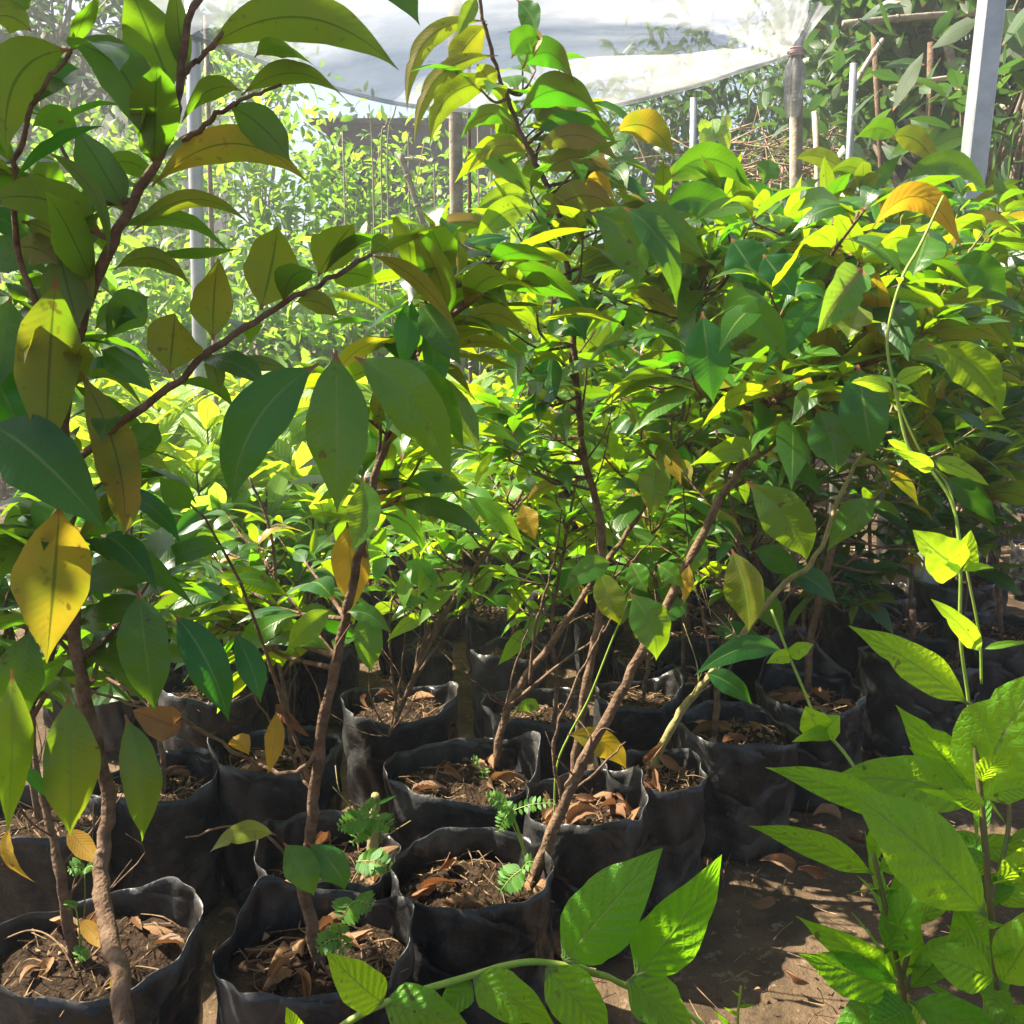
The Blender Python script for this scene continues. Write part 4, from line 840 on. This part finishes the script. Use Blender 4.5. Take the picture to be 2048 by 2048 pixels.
D[18] = mksap('sapling in the back row behind the sawn-off stem', (1640, 1120), 165,
   [(1640, 1130, 0), (1640, 980, 0), (1620, 800, .0), (1600, 600, -.1), (1620, 440, -.1)], .008, seed=188,
   heroes=[((1530, 430), (1528, 358), 60, -.3, dict(rnd=.2)), ((1605, 425), (1478, 420), 50, -.3, dict(bow=20, rnd=.6)), ((1690, 262), (1612, 262), 42, -.25, dict(bow=18, rnd=.4)), ((1680, 262), (1772, 322), 44, -.25, dict(bow=24, face=-1, rnd=.6, yel=.3)), ((1700, 345), (1868, 375), 44, -.3, dict(bow=46, rnd=.5)), ((1700, 370), (1825, 445), 42, -.3, dict(bow=40, rnd=.3)), ((1640, 340), (1560, 330), 40, -.3, dict(bow=18, rnd=.8)),
   ((1600, 330), (1500, 300), 34, -.3, dict(bow=16, face=-1, rnd=1)), ((1560, 470), (1640, 520), 56, -.3, dict(bow=30, rnd=.3)), ((1650, 380), (1620, 460), 60, -.32, dict(bow=8, rnd=.6)), ((1520, 480), (1450, 560), 66, -.33, dict(bow=20, rnd=.1)), ((1640, 600), (1560, 700), 66, -.3, dict(bow=20, rnd=.1))],
   regions=[(1600, 430, 170, 80, -.4, .1, 11), (1600, 640, 170, 110, -.4, .1, 9), (1740, 800, 110, 100, -.3, .1, 6)], tw=4, L=.12)
D[19] = mksap('sapling crowded in the back row at the right under the square post', (1800, 1090), 160,
   [(1800, 1100, 0), (1800, 950, 0), (1790, 750, .0), (1790, 560, -.1), (1800, 420, -.1)], .008, seed=199,
   heroes=[((1820, 440), (1932, 490), 52, -.3, dict(bow=34, rnd=.2)), ((1790, 460), (1888, 505), 50, -.3, dict(bow=30, rnd=.4)), ((1830, 400), (1935, 380), 44, -.3, dict(bow=20, rnd=.7)), ((1880, 560), (1960, 620), 60, -.3, dict(bow=24, rnd=.3)), ((1800, 620), (1940, 640), 46, -.35, dict(bow=24, rnd=.9)), ((1790, 540), (1730, 620), 60, -.3, dict(bow=18, rnd=.1)), ((1850, 480), (1800, 540), 54, -.3, dict(bow=18, rnd=.4)), ((1760, 420), (1690, 400), 50, -.3, dict(bow=18, rnd=.7))],
   regions=[(1790, 420, 140, 80, -.4, .1, 9), (1790, 620, 130, 110, -.4, .1, 7)], tw=4, L=.12)
D[23] = mksap('sapling at the far left edge in the dim bag behind the bottom left corner one', (60, 1540), 250,
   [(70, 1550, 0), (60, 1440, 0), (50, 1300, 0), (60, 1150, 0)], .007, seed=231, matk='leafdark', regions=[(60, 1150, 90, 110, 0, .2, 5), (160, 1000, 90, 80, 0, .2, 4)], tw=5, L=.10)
D[24] = mksap('thin sapling in the dim bag behind the tall creased bag', (400, 1290), 200,
   [(400, 1300, 0), (410, 1200, 0), (400, 1100, 0)], .005, seed=241, matk='leafsunlit', regions=[(380, 1150, 90, 60, 0, .2, 5)], tw=5, L=.09)
D[21] = mksap('bushy small-leaved sapling filling the sunny middle between the two leaning stems', (960, 1225), 150,
   [(960, 1235, 0), (975, 1130, 0), (960, 1000, 0), (980, 860, 0), (1000, 720, 0)], .0065, seed=211,
   regions=[(960, 900, 130, 90, -.15, .2, 9), (1060, 780, 130, 90, -.1, .25, 8), (900, 760, 90, 90, 0, .25, 6)], tw=8, matk='leafsunlit', L=.085, yel=.15)
D[22] = mksap('thin sapling whose small glowing leaves crowd behind the straight brown stem', (1440, 1180), 150,
   [(1440, 1190, 0), (1430, 1060, 0), (1400, 900, 0), (1380, 760, 0)], .0065, seed=222,
   regions=[(1400, 860, 140, 110, -.15, .25, 10), (1540, 760, 110, 110, -.1, .25, 7), (1290, 900, 90, 80, -.1, .2, 5)], tw=8, matk='leafsunlit', L=.09, yel=.12)
D[20] = mksap('slender sapling in the back row behind the tall central tip', (1060, 1100), 150,
   [(1060, 1110, 0), (1065, 960, 0), (1050, 800, .0), (1040, 620, -.1), (1050, 480, -.1)], .007, seed=200,
   regions=[(1010, 520, 120, 80, -.3, .2, 7), (1050, 700, 120, 90, -.2, .2, 7)], tw=4, matk='leafsunlit', L=.11)

# ---------------------------------------------------------------- bright seedlings behind
def seedling_proto(seed, h, n, L, mat, upright=.9):
    mb = MB(); rows = []; q = catmull([(0, 0, .18), (U(-.03, .03), U(-.02, .02), h*.6), (U(-.04, .04), 0, h)], 6)
    tube(mb, q, .005, .002, 6, .08)
    for i in range(n):
        s = U(.35, 1)**.7; p = q[int(s*(len(q)-1))]; a = i*2.4+U(-.4, .4)
        sd = np.array([math.cos(a), math.sin(a), 0]); l = L*U(.7, 1.15)
        d = nrm(sd*U(.55, 1)+UP*upright*(s*.9+.1)); P1 = p+d*l*.5; P2 = P1+nrm(d-UP*U(.3, 1.3)*(1.3-s*.5))*l*.55
        rows.append(leaf_row(p, P1, P2, nrm(UP+rng.normal(0, .25, 3)-sd*.6), l*U(.28, .36), U(.2, .5), U(0, .12), .04))
    return mb, rows
protos = []
def make_seedling(k, h, n, L, group, label, matk):
    rt = root('potted_seedling', (0, 0, 0), label, 'seedling', group)
    mb, rows = seedling_proto(k, h, n, L, M[matk]); mb.build('stem', M['bark'], rt)
    build_leaves('foliage', rows, M[matk], rt, nu=8, prof='lan')
    bag, cc = grow_bag(rt, np.zeros(3), .075, .19, 300+k, (), .02)
    return rt
def copy_tree(o, parent=None):
    c = o.copy(); COL.objects.link(c); c.parent = parent
    for ch in [x for x in bpy.data.objects if x.parent == o]: copy_tree(ch, c)
    return c
prs = [make_seedling(k, hh, nn, LL, 'bright seedlings in the sunny bed behind', 'yellow-green seedling with corrugated upright leaves in the sunny bed behind the saplings', 'leafbright') for k, (hh, nn, LL) in enumerate([(.66, 38, .20), (.72, 44, .22), (.58, 34, .19)])]
spots = []
for row_, Y in enumerate(np.arange(2.35, 5.2, .34)):
    x0 = P(150, 700, Y)[0]; x1 = P(1330, 700, Y)[0]; x = x0+U(0, .1)
    while x < x1: spots.append((x+U(-.03, .03), Y+U(-.05, .05))); x += U(.22, .30)
for i, (x, y) in enumerate(spots):
    pr = prs[i % 3]; o = pr if i < 3 else copy_tree(pr)
    o.location = (x, y, 0); o.rotation_euler = (0, 0, U(0, 6.28)); s = U(.9, 1.15)+.03*(y-2.3)
    o.scale = (s, s, s)
prd = [make_seedling(10+k, hh, 26, .17, 'small green seedlings at the left between the bags', 'small green seedling in the shade between the left saplings and the bright bed', 'leafbg') for k, hh in enumerate((.5, .56))]
dsp = [(420, 1330, 1.85), (500, 1310, 2.0), (330, 1300, 2.0), (210, 1330, 1.95), (600, 1260, 2.15), (140, 1290, 2.1), (260, 1250, 2.2), (440, 1240, 2.25)]
for i, (x, y, Y) in enumerate(dsp):
    o = prd[i] if i < 2 else copy_tree(prd[i % 2]); p = G(x, y, .1); o.location = (p[0], p[1], 0); o.rotation_euler = (0, 0, U(0, 6.28)); s = U(.95, 1.25); o.scale = (s, s, s)

for k_ in range(3):
    pass
prk = [make_seedling(20+k, hh, nn, .19, 'dark leafy saplings massed behind at right', 'dark bushy sapling in the shaded mass behind the right hand saplings', 'leaf') for k, (hh, nn) in enumerate([(1.0, 80), (1.12, 95)])]
kk = 0
for Y in (2.15, 2.55, 3.0, 3.5, 4.1):
    x = P(1130+(Y < 3)*150, 700, Y)[0]; x1 = P(2000, 700, Y)[0]
    while x < x1:
        o = prk[kk] if kk < 2 else copy_tree(prk[kk % 2]); kk += 1
        o.location = (x+U(-.05, .05), Y+U(-.08, .08), 0); o.rotation_euler = (0, 0, U(0, 6.28)); sc = U(.85, 1.05)+.07*(Y-2.15); o.scale = (sc, sc, sc); x += U(.28, .38)
# ---------------------------------------------------------------- vines and weeds in front
def vine(name, label, cat, stems, leaves, mat, smat, prof='ova', nodes=True, nu=16, auto=0):
    first = P(*stems[0][0]); 
    rt = root(name, (first[0], first[1], 0), label, cat); mb = MB(); ar = []
    for s in stems:
        r = s[-1]; q = catmull([P(*p) if p[2] > 0 else G(p[0], p[1], 0) for p in s[:-1]], 7); tube(mb, q, r, r*.7, 7, .05)
        if auto: leafy(ar, q[:int(len(q)*.8)], .085, start=.15, step=.022, droop=.5, term=0, yp=0, lift=.5)
    mb.build('stem', smat, rt)
    if ar: build_leaves('foliage', ar, mat, rt, nu=14, nv=6, prof=prof)
    rows = [hl(b, t, ww, Y, **kw) for (b, t, ww, Y, kw) in leaves]
    build_leaves('foliage', rows, mat, rt, nu=nu, nv=8, prof=prof)
    return rt
W_ = .85
vine('trailing_vine', 'trailing vine with broad oval leaves crossing the bottom centre of the photo', 'vine',
  [[(560, 2010, .84), (640, 1940, .84), (725, 1893, .85), (860, 1850, .87), (1000, 1815, .88), (1130, 1838, .88), (1180, 1860, .88), (1290, 1905, .87), (1400, 2010, .86), .0042],
   [(1130, 1838, .88), (1070, 1812, .87), (1062, 1800, .87), .003], [(1180, 1860, .88), (1200, 1840, .87), .003]],
  [((722, 1893), (616, 1796), 92, .84, dict(bow=-6, rnd=.9)), ((725, 1893), (892, 1945), 100, .85, dict(bow=8, rnd=.4)), ((893, 1846), (1045, 1932), 100, .86, dict(bow=4, rnd=.7, wave=.035)), ((1030, 1826), (1142, 1968), 108, .85, dict(bowx=10, rnd=.6)),
   ((890, 1852), (815, 1935), 66, .87, dict(rnd=.0)), ((1064, 1812), (1250, 1600), 142, .82, dict(bow=4, rnd=.1, fold=.1, wave=.008)), ((1200, 1840), (1362, 1612), 130, .82, dict(bowx=14, rnd=.0, fold=.1, wave=.008)), ((1184, 1850), (1318, 1968), 108, .85, dict(bow=12, rnd=.4)), ((560, 1960), (540, 1900), 44, .83, dict(rnd=1))],
  M['leafweed'], M['vinestem'])
vine('climbing_vine', 'thin yellow-green twining vine rising up the right side against the saplings', 'vine',
  [[(1860, 1935, .0)[:2]+(.95,), (1850, 1700, .93), (1835, 1450, .92), (1828, 1330, .92), (1812, 1200, .92), (1812, 1070, .92), (1800, 960, .93), (1762, 895, .94), (1715, 845, .95), (1690, 740, .96), (1674, 640, .97), (1700, 530, .98), (1735, 465, 1.0), (1780, 370, 1.02), .0021],
   [(1852, 1290, .93), (1848, 1200, .93), (1826, 1085, .93), (1808, 1000, .94), (1790, 920, .95), (1742, 860, .95), (1700, 770, .96), (1680, 690, .97), .0015]],
  [((1684, 738), (1606, 722), 26, .96, dict(bow=8, face=-1, rnd=1)), ((1690, 722), (1756, 696), 30, .96, dict(bow=4, face=-1, rnd=1)), ((1700, 752), (1722, 735), 10, .95, dict()), ((1762, 888), (1686, 850), 30, .93, dict(rnd=1, bow=4)), ((1762, 868), (1866, 916), 34, .94, dict(bow=6, face=-1, rnd=1)), ((1718, 850), (1675, 830), 16, .96, dict(face=-1)), ((1750, 852), (1790, 835), 10, .96, dict()),
   ((1815, 1076), (1722, 1000), 88, .92, dict(rnd=1, bow=-4)), ((1812, 1078), (1832, 1000), 50, .93, dict(rnd=1)), ((1820, 1076), (1876, 1072), 16, .92, dict(bow=6, rnd=1)), ((1812, 1076), (1776, 1060), 16, .91, dict(rnd=1)),
   ((1850, 1228), (1756, 1130), 40, .92, dict(bow=8, rnd=1)), ((1858, 1224), (1945, 1212), 14, .92, dict(bow=4, rnd=1)), ((1702, 530), (1690, 524), 12, .98, dict())],
  M['leafvine'], M['vinestem'])
vine('climbing_vine', 'short green vine with paired round leaves before the black bags at centre-right', 'vine',
  [[(1632, 1480, 1.0), (1600, 1430, 1.02), (1575, 1400, 1.03), (1545, 1370, 1.03), (1520, 1310, 1.05), (1490, 1240, 1.06), (1455, 1150, 1.08), .0022]],
  [((1548, 1384), (1520, 1332), 66, 1.02, dict(rnd=.9)), ((1580, 1382), (1494, 1400), 34, 1.02, dict(rnd=.8, bow=8)), ((1492, 1242), (1446, 1252), 30, 1.06, dict(bow=8, rnd=.9)), ((1490, 1240), (1535, 1216), 32, 1.06, dict(rnd=.9, bow=4)), ((1550, 1384), (1585, 1350), 54, 1.02, dict(rnd=.9))],
  M['leafvine'], M['vinestem'])
vine('leafy_weed', 'large bright green weed with broad veined leaves at the bottom right corner', 'weed',
  [[(1900, 2060, .0)[:2]+(.86,), (1888, 1932, .86), (1868, 1700, .86), (1850, 1500, .87), (1830, 1325, .88), .0042], [(1868, 1700, .86), (1900, 1580, .9), (1905, 1480, .92), .003]],
  [((1828, 1330), (1600, 1180), 78, .86, dict(bow=10, rnd=1., wave=.02)), ((1846, 1512), (1975, 1255), 168, .88, dict(bowx=-16, rnd=1., fold=.15)), ((1850, 1508), (1960, 1490), 50, .84, dict(bow=10, rnd=1.)), ((1850, 1520), (1560, 1470), 105, .92, dict(bow=26, rnd=.6)), ((1852, 1520), (1690, 1330), 90, .95, dict(bow=6, rnd=.5)), ((1800, 1460), (1715, 1410), 60, .96, dict(rnd=.2)),
   ((1862, 1730), (1590, 1484), 168, .80, dict(bow=18, rnd=.7, wave=.035, fold=.15)), ((1700, 1545), (1444, 1448), 66, .84, dict(bow=14, rnd=.6, wave=.03)), ((1860, 1520), (1780, 1490), 40, .84, dict(rnd=1)), ((1870, 1640), (1720, 1640), 70, .9, dict(bow=10, rnd=.5)), ((1880, 1850), (1742, 1800), 96, .82, dict(bow=6, rnd=.6, fold=.1)), ((1885, 1860), (1990, 1700), 110, .84, dict(rnd=.8)), ((1870, 1700), (1960, 1640), 90, .88, dict(rnd=.7)),
   ((1890, 1870), (1800, 1680), 110, .95, dict(rnd=.1)), ((1890, 1900), (1960, 1960), 90, .84, dict(rnd=.3)), ((1830, 1600), (1960, 1620), 60, .92, dict(bow=10, rnd=.6))],
  M['leafweed'], M['weedstem'], prof='ell', auto=1)
vine('leafy_weed', 'darker broad leaved weed left of the big bright weed, rising from the soil', 'weed',
  [[(1745, 2060, .90), (1720, 1960, .90), (1700, 1850, .90), (1668, 1700, .90), (1648, 1610, .91), .0038], [(1700, 1850, .90), (1725, 1750, .92), (1735, 1650, .93), .003]],
  [((1650, 1652), (1412, 1558), 60, .88, dict(bow=14, rnd=.6, wave=.03)), ((1695, 1858), (1502, 1728), 76, .86, dict(bow=8, rnd=.4)), ((1700, 1880), (1506, 1800), 100, .86, dict(bow=8, rnd=.1)), ((1670, 1800), (1750, 1640), 90, .90, dict(rnd=.4)), ((1710, 1850), (1690, 1640), 84, .93, dict(rnd=.5)), ((1715, 1890), (1905, 1975), 110, .84, dict(bow=8, rnd=0)), ((1712, 1870), (1830, 1750), 70, .90, dict(rnd=.3, face=-1)), ((1715, 1930), (1560, 1960), 110, .85, dict(bow=16, rnd=.3)), ((1720, 1900), (1640, 1940), 120, .84, dict(rnd=.0)), ((1655, 1640), (1740, 1610), 50, .93, dict(rnd=.5)), ((1650, 1630), (1650, 1540), 30, .95, dict(rnd=.5))],
  M['leafweed'], M['weedstem'], prof='ell', auto=1)
vine('leafy_weed', 'tiny spindly weed sprouting alone at the bottom edge of the bare soil', 'weed',
  [[(1400, 1990, .93), (1392, 1930, .93), (1398, 1860, .93), .0018]], [((1395, 1900), (1425, 1895), 8, .93, dict()), ((1394, 1915), (1365, 1900), 10, .93, dict()), ((1397, 1880), (1380, 1868), 6, .93, dict()), ((1390, 1950), (1345, 1905), 12, .93, dict()), ((1392, 1935), (1350, 1945), 12, .93, dict())], M['leafweed'], M['vinestem'], nu=6)
# slender yellow twining shoot on the upright stem
def shoot(label, pts, leaves):
    rt = root('twining_shoot', P(*pts[-1]), label, 'vine'); mb = MB(); tube(mb, catmull([P(*p) for p in pts], 7), .0016, .0018, 6); mb.build('stem', M['vinestem'], rt)
    build_leaves('leaf', [hl(b, t, ww, Y, **kw) for (b, t, ww, Y, kw) in leaves], M['leafyellow'], rt, nu=22, nv=8)
yS = D[5][3][1]-.1
shoot('thin yellow shoot bearing one pale yellow leaf before the upright stem', [(1185, 1135, yS), (1150, 1220, yS), (1110, 1320, yS), (1075, 1385, yS), (1050, 1450, yS), (1045, 1560, yS)], [((1070, 1386), (1182, 1452), 62, yS-.01, dict(bow=22, bowx=14, roll=20, yel=.2))])

# ferny weeds with leaflets
def pinnate(mb, rows, a, b, Y, n, l, bow=6, Yt=None):
    A = P(*a, Y); B = P(*b, Yt or Y-.01); L = np.linalg.norm(B-A); C = (A+B)/2+UP*bow*Y/F
    path = catmull([A, C, B], 8); tube(mb, path, .0009, .0005, 4)
    view = nrm(CAMP-A); 
    for i in range(n):
        s = .12+.88*i/(n-1); p = path[int(s*(len(path)-1))]; T = nrm(B-A); sd = nrm(np.cross(T, view*.7+UP*.7))
        ll = l*math.sin(math.pi*(.18+.72*s))*1.05
        for k in (-1, 1):
            d = nrm(sd*k+T*.35); rows.append(leaf_row(p, p+d*ll*.5+UP*.001, p+d*ll, nrm(view*.7+UP+rng.normal(0, .12, 3)), ll*.46, .1, U(0, .05), 0))
def ferny(label, base, fr, Y):
    b = P(*base, Y); rt = root('ferny_weed', b, label, 'weed', 'ferny weeds in the bags'); mb = MB(); rows = []
    for (a, t, n, l) in fr:
        if math.hypot(a[0]-base[0], a[1]-base[1]) > 6: tube(mb, catmull([b, (b+P(*a, Y))/2+np.array([.003, 0, 0]), P(*a, Y)], 4), .0012, .0008, 5)
        pinnate(mb, rows, a, t, Y, n, l)
    mb.build('stem', M['vinestem'], rt); build_leaves('foliage', rows, M['leafpin'], rt, nu=5, nv=2, prof='lan')
Y3 = D[3][3][1]; Y2 = D[2][3][1]; Y4 = D[4][3][1]; Y12 = D[12][3][1]
ferny('ferny weed standing against the leaning stem with spreading leaflet fans', (1000, 1650), [((962, 1530), (918, 1500), 8, .016), ((965, 1530), (1045, 1515), 9, .014), ((965, 1528), (940, 1570), 8, .016), ((962, 1545), (955, 1515), 6, .012)], Y3-.01)
ferny('low ferny weed with one round leaf fan at the foot of the leaning stem', (985, 1680), [((985, 1640), (945, 1680), 8, .024), ((985, 1640), (1005, 1625), 4, .015)], Y3-.05)
ferny('ferny weed with drooping fronds above the half-hidden bag', (720, 1590), [((700, 1545), (640, 1560), 9, .022), ((705, 1545), (740, 1565), 7, .018), ((700, 1545), (665, 1590), 8, .020), ((705, 1545), (690, 1515), 6, .016)], Y12-.1)
ferny('ferny weed frond reaching left over the curled brown leaves of the half-hidden bag', (672, 1640), [((672, 1625), (735, 1635), 9, .024)], Y12-.1)
ferny('dark ferny weed between the fork-stemmed sapling and its bag wall', (640, 1750), [((668, 1700), (645, 1735), 6, .022), ((668, 1700), (700, 1712), 6, .018), ((640, 1770), (600, 1790), 6, .018), ((640, 1770), (640, 1745), 5, .014), ((640, 1770), (655, 1800), 4, .014)], Y2-.06)
ferny('small lit ferny weed among the straw of the mid row bag', (915, 1500), [((915, 1470), (870, 1500), 6, .016), ((905, 1445), (890, 1432), 4, .010), ((915, 1470), (915, 1450), 4, .010)], Y4-.05)
ferny('tiny ferny weed on the soil of the bottom left corner bag', (150, 1800), [((160, 1640), (130, 1640), 5, .014), ((160, 1640), (182, 1638), 5, .012), ((140, 1700), (130, 1715), 4, .010), ((165, 1790), (145, 1810), 5, .014)], D[1][3][1]-.02)

# ---------------------------------------------------------------- fallen leaves
BAGNAME = {1: 'bottom left corner bag', 2: 'fork-stemmed sapling bag', 3: 'front centre bag', 4: 'straw filled bag', 5: 'bag of the upright stem', 6: 'mottled grey bag', 7: 'bag of the straight brown stem', 8: 'bag of the sawn-off stem', 9: 'bag beside the sandy gap', 12: 'half-hidden ferny bag', 13: 'dim far left bag', 11: 'tall creased bag'}
for k, n in ((1, 9), (2, 16), (3, 9), (4, 6), (5, 16), (6, 7), (7, 13), (8, 11), (9, 4), (12, 6), (13, 4), (11, 4)):
    rt, cc, r, b0 = D[k]
    for _ in range(n):
        a = U(0, 6.28); rr = r*math.sqrt(U(.05, .62)); dry_leaf('curled brown dead leaf lying on the soil of the '+BAGNAME[k], cc+np.array([math.cos(a)*rr, math.sin(a)*rr*.82, .006]), U(.035, .075), 'dead leaves in the '+BAGNAME[k])
for (x, y, L, lab) in [(1330, 1640, .05, 'brown dead leaf on dark soil right of the trailing vine tip'), (1500, 1850, .05, 'brown dead leaf on bare soil low beside the darker weed'), (1620, 1590, .06, 'orange dead leaf under the broad veined weed leaf'), (1465, 1640, .075, 'pointed tan dead leaf lying flat on the bare soil at right'), (1530, 1655, .06, 'curved tan dead leaf right of the pointed one on bare soil'), (1560, 1545, .07, 'orange-brown dead leaf under the long weed leaf tip'), (1440, 1710, .05, 'small tan dead leaf below the pointed one on bare soil'), (430, 1735, .05, 'dead leaf on the ground between the two front left bags'), (385, 1820, .045, 'brown dead leaf in the gap low between the two front left bags'), (1655, 1420, .04, 'small brown dead leaf in front of the ribbed pot'), (1640, 1690, .05, 'pinkish dead leaf at the foot of the darker weed'), (880, 1230, .05, 'dead leaf on the sandy gap between back bags')]:
    dry_leaf(lab, G(x, y, .006), L, None)
# big orange ones caught up in plants
def dl(label, b, t, ww, Y, **kw):
    dry_leaf(label, None, 0, None, rows=hl(b, t, ww, Y, **kw))
dl('orange dead leaf snagged on the long low branch at left', (340, 1375), (250, 1340), 74, D[2][3][1]+.02, fold=.5, yel=.8, wave=.1)
dl('twisted rusty dead leaf hanging over the tall creased bag', (520, 1330), (585, 1390), 36, D[2][3][1]+.04, fold=.9, wave=.12)
dl('large orange curled dead leaf standing in the straw filled bag', (925, 1490), (990, 1470), 44, Y4-.04, bow=26, fold=.9, wave=.06, yel=.5)
dl('upright orange dead leaf leaning on the mossy stem', (1215, 1440), (1255, 1400), 26, D[6][3][1]-.05, fold=.9, yel=.4)
dl('rust-brown dead leaf lying right of the mossy stem', (1245, 1425), (1290, 1460), 28, D[6][3][1]-.02, fold=.8)
dl('small orange curl of dead leaf below the mossy stem', (1235, 1450), (1240, 1495), 18, D[6][3][1]-.08, fold=.8, yel=.3)
# ground litter
mb = MB()
for _ in range(3600):
    x, y = U(-1.2, 1.6), U(.75, 4); p = np.array([x, y, U(0, .006)]); 
    if rng.random() < .6:
        e = nrm(rng.normal(0, 1, (3, 3)))*U(.002, .008); mb.add([p+e[0], p+e[1], p+e[2], p+UP*.004], [[0, 1, 2], [0, 2, 3], [0, 3, 1], [1, 3, 2]])
    else:
        d = nrm(rng.normal(0, 1, 3)*np.array([1, 1, .15]))*U(.01, .04); tube(mb, [p-d, p+rng.normal(0, .004, 3), p+d], .0012, .0006, 3, cap=False)
o = mb.build('ground_litter', M['litter'], None, False); tag(o, 'crumbs, pebbles and twigs scattered over the bare earth', 'litter', kind='stuff')
# long twigs / root loops lying in the front bags
for k, pts, lab in ((1, [(0, 1775), (60, 1755), (110, 1780), (150, 1850)], 'pale arching straw looping over the bottom left bag'), (3, [(790, 1655), (840, 1640), (890, 1665), (925, 1690)], 'thin curved rootlet on the soil of the front centre bag')):
    Y = D[k][1][1]; mb = MB(); q = [G(x, y, D[k][1][2]+(.04 if 0 < i < 3 and k == 1 else .008)) for i, (x, y) in enumerate(pts)]; tube(mb, catmull(q, 6), .0013, .0010, 5); o = mb.build('straw', M['litter']); tag(o, lab, 'straw')
for o in bpy.data.objects:
    for k in ('org', 'soilz'):
        if k in o: del o[k]
